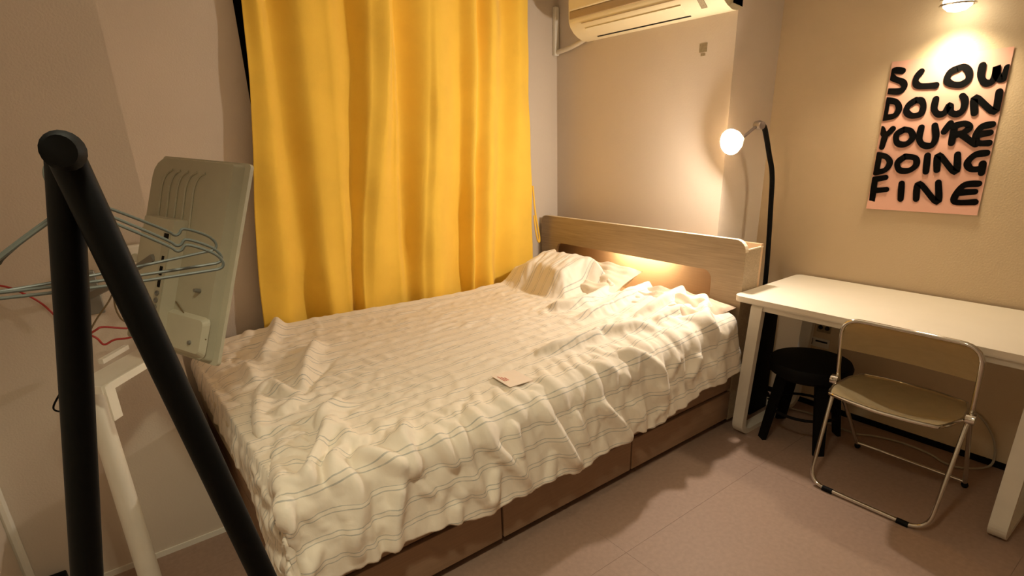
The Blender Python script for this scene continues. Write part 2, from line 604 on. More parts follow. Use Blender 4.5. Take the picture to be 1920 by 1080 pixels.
# ---- duvet: a height field with hand-placed folds; parameter space (a, b) in metres
STROKES=[([(2.706, 2.187), (2.407, 2.133), (2.17, 2.059), (1.97, 2.016), (1.856, 2.073), (1.825, 2.135)], 0.03, 0.03, 0.5), ([(2.523, 1.897), (2.39, 1.906), (2.117, 1.861), (1.906, 1.852), (1.793, 1.882)], 0.03, 0.03, 0.5), ([(2.406, 1.64), (2.365, 1.696), (2.219, 1.669), (2.108, 1.665), (2.021, 1.696)], 0.022, 0.026, 0.5), ([(2.214, 1.566), (2.115, 1.572), (2.02, 1.562)], 0.018, 0.022, 0.5), ([(1.93, 1.489), (1.905, 1.563), (1.824, 1.598), (1.72, 1.643), (1.67, 1.629), (1.527, 1.644), (1.429, 1.666), (1.375, 1.693)], 0.032, 0.032, 0.5), ([(2.657, 1.871), (2.517, 1.693), (2.33, 1.534), (2.183, 1.425), (2.259, 1.36)], 0.026, 0.028, 0.3), ([(1.6, 1.468), (1.704, 1.42), (1.78, 1.346), (1.804, 1.275), (1.8, 1.21)], 0.022, 0.026, 0.4), ([(2.066, 1.327), (2.027, 1.27), (1.977, 1.223)], 0.02, 0.022, 0.3), ([(1.929, 1.343), (1.89, 1.308), (1.861, 1.264)], 0.015, 0.02, 0.3), ([(1.483, 1.438), (1.564, 1.382), (1.633, 1.332)], 0.012, 0.02, 0.0), ([(1.144, 1.402), (1.216, 1.23), (1.281, 1.093)], 0.022, 0.022, 0.0), ([(1.415, 1.32), (1.521, 1.199), (1.587, 1.092)], 0.026, 0.02, 0.0), ([(1.293, 1.321), (1.334, 1.208), (1.356, 1.155)], 0.012, 0.018, 0.0), ([(0.898, 1.453), (0.907, 1.345), (0.972, 1.239), (1.059, 1.102)], 0.03, 0.022, 0.0), ([(1.016, 1.374), (1.03, 1.299), (1.031, 1.221)], 0.016, 0.018, 0.0), ([(0.822, 1.441), (0.82, 1.271), (0.876, 1.093)], 0.022, 0.024, 0.0), ([(0.928, 1.237), (0.887, 1.088)], 0.016, 0.018, 0.0), ([(1.191, 1.282), (1.241, 1.154), (1.322, 1.076)], 0.014, 0.016, 0.0), ([(1.594, 1.257), (1.646, 1.18), (1.668, 1.087)], 0.012, 0.016, 0.0), ([(1.752, 1.29), (1.812, 1.187), (1.731, 1.126)], 0.016, 0.02, 0.0), ([(0.524, 1.73), (0.427, 1.558), (0.356, 1.464), (0.335, 1.407)], 0.04, 0.03, -0.5), ([(0.474, 1.774), (0.396, 1.585), (0.325, 1.444)], -0.03, 0.03, 0.0), ([(0.465, 1.585), (0.391, 1.464), (0.376, 1.389)], -0.022, 0.022, 0.0), ([(0.463, 1.494), (0.41, 1.432), (0.394, 1.381)], 0.018, 0.02, 0.0), ([(0.505, 1.527), (0.472, 1.436), (0.474, 1.401)], -0.02, 0.018, 0.0), ([(0.588, 1.353), (0.554, 1.263), (0.528, 1.172), (0.513, 1.085)], 0.03, 0.02, -0.4), ([(0.71, 1.529), (0.642, 1.44), (0.637, 1.39), (0.618, 1.309)], 0.022, 0.02, 0.0), ([(0.433, 1.447), (0.449, 1.367), (0.432, 1.273), (0.406, 1.181)], 0.022, 0.02, 0.0), ([(0.471, 1.362), (0.456, 1.209), (0.464, 1.067)], 0.022, 0.018, 0.0), ([(0.488, 1.459), (0.547, 1.413), (0.609, 1.358)], 0.028, 0.024, 0.0), ([(0.729, 1.429), (0.755, 1.36), (0.777, 1.285)], 0.022, 0.02, 0.0), ([(0.663, 1.396), (0.648, 1.296), (0.689, 1.223)], 0.014, 0.02, 0.0), ([(0.306, 1.521), (0.259, 1.399), (0.224, 1.302)], 0.016, 0.03, 0.0), ([(0.326, 1.234), (0.285, 1.189), (0.248, 1.159)], 0.018, 0.02, 0.0), ([(0.411, 1.318), (0.404, 1.23), (0.426, 1.122)], 0.014, 0.018, 0.0), ([(0.509, 1.335), (0.504, 1.254), (0.485, 1.178)], 0.012, 0.018, 0.0), ([(0.762, 1.167), (0.749, 1.078)], 0.014, 0.016, 0.0), ([(0.334, 1.812), (0.316, 1.712), (0.271, 1.624), (0.224, 1.502)], -0.02, 0.022, 0.0), ([(0.503, 1.984), (0.594, 2.104), (0.713, 2.228)], -0.022, 0.022, 0.0), ([(0.734, 2.451), (0.614, 2.251), (0.514, 2.009)], 0.03, 0.03, 0.0), ([(0.483, 2.434), (0.572, 2.598), (0.711, 2.915)], 0.026, 0.022, 0.0), ([(0.454, 1.711), (0.519, 1.766), (0.59, 1.826)], 0.03, 0.024, 0.0), ([(0.353, 2.115), (0.314, 1.973), (0.286, 1.816), (0.272, 1.716)], -0.026, 0.018, 0.0), ([(0.379, 2.093), (0.325, 1.919), (0.303, 1.775)], 0.022, 0.026, 0.0), ([(0.313, 2.433), (0.26, 2.38), (0.214, 2.271)], -0.018, 0.02, 0.0), ([(0.415, 2.449), (0.399, 2.218)], 0.018, 0.024, 0.0), ([(0.382, 2.107), (0.441, 2.144), (0.469, 2.014)], 0.018, 0.022, 0.0), ([(0.503, 1.967), (0.434, 1.915), (0.392, 1.891)], 0.018, 0.02, 0.0), ([(0.361, 2.498), (0.452, 2.58), (0.524, 2.615)], -0.012, 0.018, 0.0), ([(0.511, 1.623), (0.503, 1.531), (0.449, 1.475)], 0.016, 0.02, 0.0)]
PB=[(1.985, 2.558), (2.004, 2.506), (1.961, 2.309), (2.012, 2.188), (2.172, 2.184), (2.363, 2.244), (2.691, 2.394)]
ZT, YR, RR, XF = 0.585, 1.47, 0.09, 0.25
NU, NV = 330, 290


G_TOP_A, G_TOP_B, G_SIDE_A, G_FOOT, G_HEAD, SEED, KEEP = .014, .034, .110, .075, .060, .9, 1.0


def smooth_noise(n, m, rs, k):
    x = rs.rand(n, m)
    for _ in range(k):
        x = (x + np.roll(x, 1, 0) + np.roll(x, -1, 0) + np.roll(x, 1, 1) + np.roll(x, -1, 1)) / 5
    x -= x.mean()
    return x / x.std()


def resize(x, n, m):
    n0, m0 = x.shape[:2]
    i = np.linspace(0, n0 - 1, n)
    j = np.linspace(0, m0 - 1, m)
    i0 = np.minimum(i.astype(int), n0 - 2)
    j0 = np.minimum(j.astype(int), m0 - 2)
    u = (i - i0)[:, None]
    v = (j - j0)[None, :]
    if x.ndim == 3:
        u = u[..., None]
        v = v[..., None]
    return (x[i0][:, j0] * (1 - u) * (1 - v) + x[i0 + 1][:, j0] * u * (1 - v)
            + x[i0][:, j0 + 1] * (1 - u) * v + x[i0 + 1][:, j0 + 1] * u * v)


def cloth_solve(A, B, P, ga, gb, kneg, iters, kb, kf, kp, ks=.5, levels=(2, 4)):
    """position-based sheet that is larger than the bed by (ga, gb) and so buckles into folds"""
    n, m = A.shape
    T = np.stack([A, B], -1)
    cons = []

    def addc(di, dj, k):
        s_ = (slice(max(0, -di), n - max(0, di)), slice(max(0, -dj), m - max(0, dj)))
        e_ = (slice(max(0, di), n - max(0, -di)), slice(max(0, dj), m - max(0, -dj)))
        L = np.sqrt(((A[e_] - A[s_]) * (1 + (ga[e_] + ga[s_]) / 2)) ** 2 + ((B[e_] - B[s_]) * (1 + (gb[e_] + gb[s_]) / 2)) ** 2)
        j0 = max(0, -dj)
        ni, mj = n - abs(di), m - abs(dj)
        for off in range(2):
            if di > 0:
                ii = np.concatenate([np.arange(off * di + r, ni, 2 * di) for r in range(di)])
                I, J = ii[:, None], (np.arange(mj) + j0)[None, :]
                cons.append((I, J, I + di, J + dj, L[ii], k))
            else:
                jj = np.concatenate([np.arange(off * dj + r, mj, 2 * dj) for r in range(dj)])
                I, J = np.arange(n)[:, None], jj[None, :]
                cons.append((I, J, I, J + dj, L[:, jj], k))
    addc(1, 0, .9)
    addc(0, 1, .9)
    addc(1, 1, ks)
    addc(1, -1, ks)
    for st_ in levels:
        addc(st_, 0, kb)
        addc(0, st_, kb)
        addc(st_, st_, kb * .5)
        addc(st_, -st_, kb * .5)
    for _ in range(iters):
        for I, J, I2, J2, L, k in cons:
            d = P[I2, J2] - P[I, J]
            l = np.sqrt((d * d).sum(-1)) + 1e-9
            c = d * ((l - L) / l * .5 * k)[..., None]
            P[I, J] += c
            P[I2, J2] -= c
        h = P[..., 2]
        P[..., 2] = np.where(h < 0, h * (1 - kneg), h * (1 - kf))
        P[..., :2] += (T - P[..., :2]) * kp
    return P


def duvet_surface(a, b):
    """smooth outline of the duvet over mattress and pillows; parameter (a, b) in metres"""
    def roll(o, flare):
        o = np.maximum(o, 0)
        an = np.minimum(o / RR, PI / 2)
        ex = np.maximum(o - RR * PI / 2, 0)
        return RR * np.sin(an) + flare * ex, RR * (1 - np.cos(an)) + ex * (1 - flare * .3), ex
    of = np.maximum(XF + RR - a, 0)
    ob = np.maximum(YR - b, 0)
    lx, dx, ex = roll(of, 0.10)
    ly, dy, ey = roll(ob, 0.16)
    X = np.where(of > 0, XF + RR - lx, a)
    Y = np.where(ob > 0, YR - ly, b)
    drop = np.maximum(dx, dy) + 0.15 * np.minimum(dx, dy)
    both = np.minimum(ex, ey)
    X = X - 0.12 * both + 0.12 * np.maximum(ey - .1, 0) * np.clip((.5 - a) / .4, 0, 1)
    Y = Y - 0.22 * both
    z0 = ZT + 0.02 * np.sin(a * 2.1 + .5) * np.sin(b * 2.7) + 0.03 * np.clip((a - 1.7) / .7, 0, 1)
    z0 = z0 + 0.05 * np.clip((b - 2.55) / .25, 0, 1) ** 2 - 0.05 * np.clip((b - 2.74) / .05, 0, 1)
    z0 = z0 - 0.03 * np.clip((.55 - a) / .4, 0, 1) * np.clip((b - 1.7) / .4, 0, 1)
    base = np.array([(1.99, 2.80), (1.975, 2.60)] + PB[1:5] + [(2.28, 2.05), (2.46, 1.95)])
    P = np.stack([a, b], -1)
    dmin = np.full(a.shape, 9.0)
    for i in range(len(base) - 1):
        p, q = base[i], base[i + 1]
        d = q - p
        u = np.clip(((P - p) @ d) / (d @ d), 0, 1)
        dmin = np.minimum(dmin, np.linalg.norm(P - (p + u[..., None] * d), axis=-1))
    poly = [tuple(p) for p in base] + [(2.6, 1.95), (2.6, 2.9), (1.99, 2.9)]
    inside = np.zeros(a.shape, bool)
    n = len(poly)
    for i in range(n):
        x1, y1 = poly[i]
        x2, y2 = poly[(i + 1) % n]
        inside ^= ((y1 > b) != (y2 > b)) & (a < (x2 - x1) * (b - y1) / (y2 - y1 + 1e-12) + x1)
    ss = np.clip(np.where(inside, dmin, 0) / 0.12, 0, 1)
    bump = (ss * ss * (3 - 2 * ss)) * (.72 + .34 * np.clip((a - 2.03) / .2, 0, 1)) * (0.172 - 0.03 * np.clip((2.35 - b) / .3, 0, 1) - 0.10 * np.clip((b - 2.62) / .14, 0, 1))
    lowp = 0.045 * np.exp(-((b - 1.72) / .22) ** 2) * np.clip((a - 2.0) / .2, 0, 1)
    return np.stack([X, Y, z0 + bump + lowp - drop], -1)


def make_duvet():
    rs = np.random.RandomState(5)
    s = np.linspace(0, 1, NU)[:, None]
    t = np.linspace(0, 1, NV)[None, :]
    yb = 2.785
    hemX = np.array([0.0, .25, .6, .9, 1.1, 1.4, 1.7, 2.1, 2.42])
    hemO = np.array([.36, .35, .355, .37, .40, .395, .375, .345, .325])
    a0 = XF + s * (2.42 - XF)
    over = np.interp(a0, hemX, hemO) + 0.008 * np.sin(a0 * 14) + .005 * np.sin(a0 * 31 + 1)
    b = yb + (YR - over - yb) * t
    head = np.interp(-b, [-2.80, -2.66, -2.55, -2.30, -2.05, -1.95, -1.6, -1.35, -1.0],
                     [2.33, 2.34, 2.27, 2.27, 2.29, 2.36, 2.37, 2.38, 2.42])
    footo = np.interp(-b, [-2.80, -2.4, -2.0, -1.75, -1.55, -1.47, -1.2], [.06, .09, .11, .16, .30, .36, .30])
    foot = XF + 0.02 - footo
    a = foot + (head - foot) * s + 0 * t
    P2 = np.stack([a, b], -1)
    # the folds the photograph shows, as strokes
    disp = np.zeros(a.shape)
    near = np.zeros(a.shape)
    for pts, h, w, k in STROKES:
        p = np.array(pts)
        if len(p) > 2:
            p = np.array([(v.x, v.y) for v in spline([(x, y, 0) for x, y in pts], 4)])
        best = np.full(a.shape, 9.0)
        sign = np.zeros(a.shape)
        along = np.zeros(a.shape)
        for i in range(len(p) - 1):
            d = p[i + 1] - p[i]
            L2 = d @ d
            if L2 < 1e-9:
                continue
            u = np.clip(((P2 - p[i]) @ d) / L2, 0, 1)
            vec = P2 - (p[i] + u[..., None] * d)
            dist = np.linalg.norm(vec, axis=-1)
            m_ = dist < best
            best = np.where(m_, dist, best)
            sign = np.where(m_, np.sign(d[0] * vec[..., 1] - d[1] * vec[..., 0]), sign)
            along = np.where(m_, (i + u) / (len(p) - 1), along)
        ww = w * np.where(sign * k > 0, 1 - abs(k) * .75, 1 + abs(k) * .8)
        tap = np.clip(np.minimum(along, 1 - along) * 5, 0.15, 1)
        disp += h * tap * np.exp(-(np.sqrt(best ** 2 + .004 ** 2) - .004) / (ww * .62))
        near = np.maximum(near, tap * np.exp(-(best / (w * 2.2)) ** 2))
    side = np.clip((1.60 - b) / .14, 0, 1)
    footw = np.clip((.85 - a) / .35, 0, 1) * (1 - side)
    headw = np.clip((a - 1.75) / .3, 0, 1) * (np.clip((2.25 - b) / .2, 0, 1) + .9 * np.clip((b - 2.2) / .1, 0, 1)) * (1 - side)
    mod = .5 + .5 * np.clip(smooth_noise(NU, NV, rs, 300), -1, 1)
    mod2 = .5 + .5 * np.clip(smooth_noise(NU, NV, rs, 120), -1, 1)
    ga = G_TOP_A * mod + G_SIDE_A * side * (.55 + .45 * mod2) + G_FOOT * footw * mod2 + .02 * headw + .03 * near
    gb = G_TOP_B * (1 - side) * mod2 + .012 * side + G_FOOT * footw * mod + G_HEAD * headw * mod2 + .03 * near
    kneg = .22 * (1 - side) + .03 * side
    h0 = disp * SEED + .0045 * smooth_noise(NU, NV, rs, 14) * (.4 + .6 * side)
    P = None
    for (n, m, it, kb, kf, kp) in ((NU // 3, NV // 3, 40, .06, .003, .006), (NU // 2, NV // 2, 40, .05, .003, .008), (NU, NV, 45, .04, .003, .012)):
        A, B = resize(a, n, m), resize(b, n, m)
        if P is None:
            P = np.stack([A, B, resize(h0, n, m)], -1)
        else:
            D = P - np.stack([Ap, Bp, 0 * Ap], -1)
            P = np.stack([A, B, 0 * A], -1) + resize(D, n, m)
            P[..., 2] += resize(h0, n, m) * .2
        P = cloth_solve(A, B, P, resize(ga, n, m), resize(gb, n, m), resize(kneg, n, m), it, kb, kf, kp)
        Ap, Bp = A, B
    hh = P[..., 2] + KEEP * disp
    for _ in range(2):
        q = np.pad(hh, 1, mode='edge')
        hh = .5 * hh + .125 * (q[2:, 1:-1] + q[:-2, 1:-1] + q[1:-1, 2:] + q[1:-1, :-2])
    aa, bb = P[..., 0], P[..., 1]
    Pn = duvet_surface(aa, bb)
    sm = duvet_surface(a, b)
    nr = np.cross(np.gradient(sm, axis=1), np.gradient(sm, axis=0))
    nr = nr / (np.linalg.norm(nr, axis=-1, keepdims=True) + 1e-9)
    if nr[NU // 2, NV // 3, 2] < 0:
        nr = -nr
    Pn = Pn + nr * hh[..., None]
    X, Y = Pn[..., 0], Pn[..., 1]
    Pn[..., 2] = np.maximum(Pn[..., 2], np.where((X > BX0) & (Y > 1.45) & (Y < 2.75), .553, 0.02))
    # keep clear of the headboard, the bed side and the wall block
    Pn[..., 0] = np.minimum(Pn[..., 0], 2.443)
    Pn[..., 1] = np.where((Pn[..., 2] < .53) & (Y < 1.46), np.minimum(Pn[..., 1], 1.408), Pn[..., 1])
    Pn[..., 0] = np.where(Y > YB - .03, np.maximum(Pn[..., 0], XB + .006), Pn[..., 0])
    me = bpy.data.meshes.new('duvet')
    V = Pn.reshape(-1, 3)
    idx = np.arange(NU * NV).reshape(NU, NV)
    Q = np.stack([idx[:-1, :-1], idx[1:, :-1], idx[1:, 1:], idx[:-1, 1:]], -1).reshape(-1, 4)
    me.from_pydata(V.tolist(), [], Q.tolist())
    me.polygons.foreach_set('use_smooth', [True] * len(me.polygons))
    uvl = me.uv_layers.new(name='UVMap')
    uva = np.stack([a, b], -1).reshape(-1, 2)
    loops = np.zeros(len(me.loops), dtype=np.int32)
    me.loops.foreach_get('vertex_index', loops)
    uvl.data.foreach_set('uv', uva[loops].astype(np.float32).ravel())
    me.materials.append(M['duvet'])
    o = bpy.data.objects.new('duvet', me)
    COL.objects.link(o)
    md = o.modifiers.new('thickness', 'SOLIDIFY')
    md.thickness = 0.006
    md.offset = -1
    return o, Pn


duv, DP = make_duvet()
tag(duv, 'rumpled cream duvet with thin paired blue-grey stripes spread over the bed', 'duvet')


def duvet_z(x, y):
    d = (DP[..., 0] - x) ** 2 + (DP[..., 1] - y) ** 2
    return float(DP[..., 2].ravel()[np.argsort(d.ravel())[:40]].max())


# paper card lying on the duvet
cc = [(1.103, 1.624), (1.2, 1.612), (1.215, 1.493), (1.113, 1.49)]
cx_, cy_ = 1.158, 1.555
cz_ = max(duvet_z(x, y) for x, y in cc + [(cx_, cy_)]) + 0.002
card = empty('greeting_card', (cx_, cy_, cz_), 'small pale pink paper card lying on the duvet', 'card')
ax = Vector((1, -.06, 0)).normalized()
ay = Vector((.06, 1, 0)).normalized()


def cardpt(u, v, w):
    p = Vector((cx_, cy_, cz_)) + ax * u + ay * v
    return (p.x, p.y, p.z + w + 0.10 * u * u)


MB().grid(lambda u, v: cardpt((u - .5) * .105, (v - .5) * .13, 0.0), 8, 8).grid(
    lambda u, v: cardpt((u - .5) * .105, (v - .5) * .13, 0.0012), 8, 8).build('sheet', M['card'], card)
for k in range(3):
    MB().grid(lambda u, v: cardpt(-.040 + .008 * k + u * .005, -.01 + v * (.055 - .012 * k), 0.0016), 2, 4).build('printed_line', M['print'], card)

# ------------------------------------------------------------------ curtain
CURT=[(0.753, 0.599, 0.0), (0.807, 0.717, -0.012), (0.861, 0.841, 0.028), (0.991, 0.947, -0.025), (1.109, 1.041, -0.005), (1.222, 1.091, 0.03), (1.325, 1.124, -0.02), (1.408, 1.175, -0.03), (1.451, 1.353, 0.012), (1.489, 1.406, 0.032), (1.646, 1.488, -0.02), (1.687, 1.544, -0.03), (1.859, 1.778, 0.028), (1.934, 1.829, -0.022), (1.976, 1.868, 0.018), (2.04, 1.95, -0.028), (2.157, 2.05, 0.025), (2.252, 2.172, -0.012), (2.318, 2.327, 0.0)]
ct = np.array(CURT)
NS = len(ct)
sn = np.linspace(0, 1, NS)
sf = np.linspace(0, 1, 361)


def smooth_interp(sq, vals):
    # monotone-ish smooth interpolation between nodes (cosine easing)
    k = np.clip(np.searchsorted(sn, sq, side='right') - 1, 0, NS - 2)
    u = (sq - sn[k]) / (sn[k + 1] - sn[k])
    e = u * u * (3 - 2 * u)
    return vals[k] * (1 - e) + vals[k + 1] * e, vals[k] * (1 - u) + vals[k + 1] * u


Yo, _ = smooth_interp(sf, ct[:, 2])
_, Xt = smooth_interp(sf, ct[:, 0])
_, Xb = smooth_interp(sf, ct[:, 1])
zs = np.linspace(0.47, 2.31, 70)
cv = []
for i in range(len(sf)):
    for z in zs:
        t = (z - 0.62) / (2.04 - 0.62)
        te = 1 / (1 + math.exp(-(t - .5) * 4.2))
        te = (te - .109) / (.891 - .109) if True else te
        te = min(max(te, -.15), 1.12)
        x = Xb[i] + (Xt[i] - Xb[i]) * te
        amp = 1.0 + 0.25 * math.sin(z * 2.3 + sf[i] * 9)
        y = 2.850 + Yo[i] * 1.45 * amp + 0.004 * math.sin(z * 7 + sf[i] * 40) + .003 * math.sin(z * 17 + sf[i] * 23)
        if z < .62:
            y = min(max(y, 2.80), 2.9)
        cv.append((x, y, z))
nz_ = len(zs)
cf = [(i * nz_ + j, (i + 1) * nz_ + j, (i + 1) * nz_ + j + 1, i * nz_ + j + 1) for i in range(len(sf) - 1) for j in range(nz_ - 1)]
cur = empty('curtain', (1.45, 2.83, 0.47), 'long bright yellow curtain covering the window behind the bed', 'curtain')
cl = MB().add(cv, cf, True).build('cloth', M['curtain'], cur)
md = cl.modifiers.new('thickness', 'SOLIDIFY')
md.thickness = 0.003
MB().tube(spline([(2.33, 2.84, 1.165), (2.346, 2.84, 1.0), (2.379, 2.84, .83), (2.368, 2.84, .806), (2.348, 2.84, .88), (2.336, 2.84, .98)]),
          0.006, 8).build('tieback', M['curtain'], cur)
tag(MB().tube([(0.6, 2.83, 2.325), (2.40, 2.83, 2.325)], 0.012, 10).box(.62, .65, 2.825, YW, 2.30, 2.35).box(2.35, 2.38, 2.825, YW, 2.30, 2.35)
    .build('curtain_rod', M['white']), 'white curtain rod above the yellow curtain', 'curtain rod')

# ------------------------------------------------------------------ air conditioner
AY0, AY1 = 1.655, 2.605
ac = empty('air_conditioner', (XH, (AY0 + AY1) / 2, 1.96), 'aged white wall air conditioner above the bed head', 'air conditioner')


def ac_body(prof, y0, y1, name, m, rnd_end=0.05, parent=ac):
    """profile in (x, z), swept along y with rounded ends"""
    b = MB()
    cxm = sum(p[0] for p in prof) / len(prof)
    n = len(prof)
    rows = []
    K = 7
    for k in range(K):
        t = k / (K - 1)
        an = t * PI / 2
        rows.append((y0 + rnd_end * (1 - math.sin(an)), 1 - (1 - math.cos(PI / 2 - an)) * rnd_end / .2))
    rows2 = [(y1 - (y - y0), s_) for y, s_ in rows[::-1]]
    allr = rows + rows2
    vs_ = []
    for y, s_ in allr:
        for x, z in prof:
            xx = XH - (XH - x) * s_
            zz = 2.13 + (z - 2.13) * (1 - (1 - s_) * .7)
            vs_.append((xx, y, zz))
    fs_ = []
    for r in range(len(allr) - 1):
        for i in range(n):
            j = (i + 1) % n
            fs_.append((r * n + i, r * n + j, (r + 1) * n + j, (r + 1) * n + i))
    fs_.append(tuple(range(n)))
    fs_.append(tuple((len(allr) - 1) * n + i for i in range(n))[::-1])
    b.add(vs_, fs_, True)
    return b.build(name, m, parent)


body = [(2.61, 1.985), (2.57, 1.968), (2.53, 1.968), (2.49, 1.982), (2.455, 2.003), (2.43, 2.03), (2.418, 2.055), (2.416, 2.10),
        (2.416, 2.25), (2.43, 2.265), (2.61, 2.265)]
ac_body(body, AY0, AY1, 'casing', M['acwhite'])
MB().box(2.400, 2.420, AY0 + .02, AY1 - .02, 2.105, 2.258, .008).build('front_panel', M['acwhite'], ac)
MB().box(2.410, 2.425, AY0 + .005, AY1 - .012, 2.066, 2.104, .003).build('grille_band', M['acband'], ac)


def ac_strip(p0, p1, w, y0, y1, name, m, parent, lift=.003):
    """thin strip on the curved underside between profile points p0 and p1"""
    d = Vector((p1[0] - p0[0], 0, p1[1] - p0[1])).normalized()
    nn = Vector((d.z, 0, -d.x))
    if nn.z > 0:
        nn = -nn
    c = Vector(((p0[0] + p1[0]) / 2, 0, (p0[1] + p1[1]) / 2))
    b = MB()
    pts = []
    for y in (y0, y1):
        for su, sv in ((-1, 0), (1, 0), (1, 1), (-1, 1)):
            p = c + d * su * w / 2 + nn * sv * lift
            pts.append((p.x, y, p.z))
    b.add(pts, [(0, 1, 2, 3), (4, 7, 6, 5), (0, 4, 5, 1), (1, 5, 6, 2), (2, 6, 7, 3), (3, 7, 4, 0)])
    return b.build(name, m, parent)


lv = ac_strip((2.505, 1.974), (2.437, 2.018), .064, 1.87, 2.50, 'louver', M['acwhite'], ac, .004)
ac_strip((2.520, 1.972), (2.505, 1.976), .007, 1.86, 2.47, 'outlet_slot', M['dark'], ac, .003)
ac_strip((2.428, 2.032), (2.424, 2.042), .003, 1.87, 2.51, 'seam', M['acband'], ac, .003)
MB().box(2.409, 2.420, 1.715, 1.80, 2.040, 2.064, .004).build('display_window', M['acband'], ac)
ac_strip((2.47, 1.990), (2.44, 2.014), .05, 1.745, 1.775, 'badge', M['sticker'], ac, .003)

hose = MB().tube(spline([(2.585, 2.62, 1.997), (2.585, 2.70, 1.975), (2.588, 2.80, 1.958), (2.59, 2.912, 1.948)]), 0.014, 12)
hs = empty('drain_hose', (2.588, 2.8, 1.95), 'white drain hose running from the air conditioner to the curtain wall', 'hose')
hose.build('hose', M['hose'], hs)
MB().box(2.572, 2.606, 2.892, 2.919, 1.93, 2.20, .006).build('duct_cover', M['white'], hs)
st = empty('wall_sticker', (XH, 1.845, 1.83), 'small grey square sticker on the wall under the air conditioner', 'sticker')
MB().box(XH - .0015, XH, 1.825, 1.868, 1.823, 1.862).build('label', M['sticker'], st)
MB().box(XH - .0015, XH, 1.833, 1.858, 1.806, 1.818).build('label', M['sticker'], st)

# ------------------------------------------------------------------ poster
POSTER=[(1.1412, 1.7188), (0.7224, 1.7255), (0.7098, 1.0876), (1.1386, 1.085)]
LET=[('S', [[(1.092, 1.6777), (1.1251, 1.6827), (1.137, 1.6672), (1.1191, 1.6488), (1.0856, 1.6333), (1.074, 1.6132), (1.0894, 1.5961), (1.1351, 1.5996)]]), ('L', [[(1.02, 1.6679), (1.0331, 1.6474), (1.0327, 1.6246), (1.0132, 1.6106), (0.9561, 1.6083)]]), ('O', [[(0.8915, 1.6666), (0.9152, 1.6535), (0.9208, 1.6266), (0.9016, 1.6092), (0.8687, 1.604), (0.8475, 1.6199), (0.8497, 1.6485), (0.8714, 1.6706), (0.8934, 1.6652)]]), ('W', [[(0.81, 1.6693), (0.807, 1.6314), (0.7903, 1.6049), (0.7685, 1.6052), (0.7602, 1.6344), (0.7626, 1.662), (0.7567, 1.6303), (0.7413, 1.6118), (0.7303, 1.6204), (0.7283, 1.6532)]]), ('D', [[(1.1333, 1.561), (1.1313, 1.4916)], [(1.1352, 1.562), (1.0955, 1.5526), (1.0788, 1.5235), (1.092, 1.4958), (1.1326, 1.489)]]), ('O', [[(1.0186, 1.5559), (1.044, 1.5358), (1.0475, 1.5107), (1.0243, 1.4926), (0.9923, 1.4978), (0.986, 1.5265), (0.9983, 1.5513), (1.0206, 1.5544)]]), ('W', [[(0.9458, 1.5543), (0.9445, 1.5159), (0.927, 1.4945), (0.9054, 1.4975), (0.8921, 1.5267), (0.8826, 1.5004), (0.8607, 1.4912), (0.8424, 1.5062), (0.8424, 1.5418), (0.8545, 1.5607)]]), ('N', [[(0.8006, 1.4922), (0.8084, 1.5512), (0.7365, 1.4943), (0.7359, 1.5672)]]), ('Y', [[(1.1328, 1.4415), (1.1145, 1.4144), (1.0887, 1.4401)], [(1.1145, 1.4144), (1.1191, 1.3626)]]), ('O', [[(1.0443, 1.4353), (1.0694, 1.4151), (1.0589, 1.3797), (1.0253, 1.3749), (1.0035, 1.4006), (1.0167, 1.4293), (1.0428, 1.4361)]]), ('U', [[(0.9781, 1.4426), (0.9773, 1.3958), (0.9568, 1.3698), (0.9259, 1.3695), (0.9171, 1.403), (0.9297, 1.4493)]]), ("'", [[(0.8753, 1.4555), (0.8911, 1.4232)]]), ('R', [[(0.8581, 1.441), (0.8565, 1.377)], [(0.8601, 1.4444), (0.8247, 1.4528), (0.8062, 1.4369), (0.8234, 1.4173), (0.8462, 1.4097)], [(0.8311, 1.4134), (0.7815, 1.376), (0.7704, 1.3726)]]), ('E', [[(0.7332, 1.4462), (0.7651, 1.4379), (0.7775, 1.4081), (0.7679, 1.3774), (0.73, 1.3753)], [(0.7741, 1.408), (0.7335, 1.4149)]]), ('D', [[(1.125, 1.3263), (1.1246, 1.2527)], [(1.1305, 1.3281), (1.0948, 1.321), (1.0749, 1.2949), (1.0889, 1.2627), (1.126, 1.2508)]]), ('O', [[(1.0197, 1.3213), (1.0439, 1.2952), (1.03, 1.264), (0.9928, 1.263), (0.9691, 1.2873), (0.9784, 1.3162), (1.0182, 1.3222)]]), ('I', [[(0.9333, 1.3268), (0.9268, 1.2592)]]), ('N', [[(0.8875, 1.267), (0.8916, 1.3286), (0.8212, 1.26), (0.8257, 1.3312)]]), ('G', [[(0.729, 1.3369), (0.7652, 1.3296), (0.7856, 1.2983), (0.768, 1.2737), (0.7352, 1.2768), (0.7333, 1.2948)], [(0.7333, 1.2948), (0.73, 1.2581)]]), ('F', [[(1.1241, 1.2191), (1.1199, 1.1207)], [(1.1277, 1.219), (1.0806, 1.2299)], [(1.1208, 1.1684), (1.0679, 1.1766)]]), ('I', [[(1.0112, 1.2057), (1.0031, 1.1373)]]), ('N', [[(0.9422, 1.141), (0.9426, 1.2084), (0.8611, 1.1325), (0.8723, 1.2155)]]), ('E', [[(0.7312, 1.2158), (0.7764, 1.2089), (0.7974, 1.1755), (0.7973, 1.1375), (0.7287, 1.141)], [(0.7952, 1.1757), (0.7371, 1.1829)]])]
XPs = 2.992
ps = empty('poster', (XD, 0.93, 1.08), 'pink paper poster with hand-painted black words on the wall above the desk', 'poster')
(pa, pb, pc, pd) = [Vector((0, y, z)) for y, z in POSTER]


def poster_x(u, v):
    return XD - 0.002 - 0.010 * max(0, v - .9) ** 1 * 6 * (1 - .3 * u) - 0.004 * (u - .5) ** 2


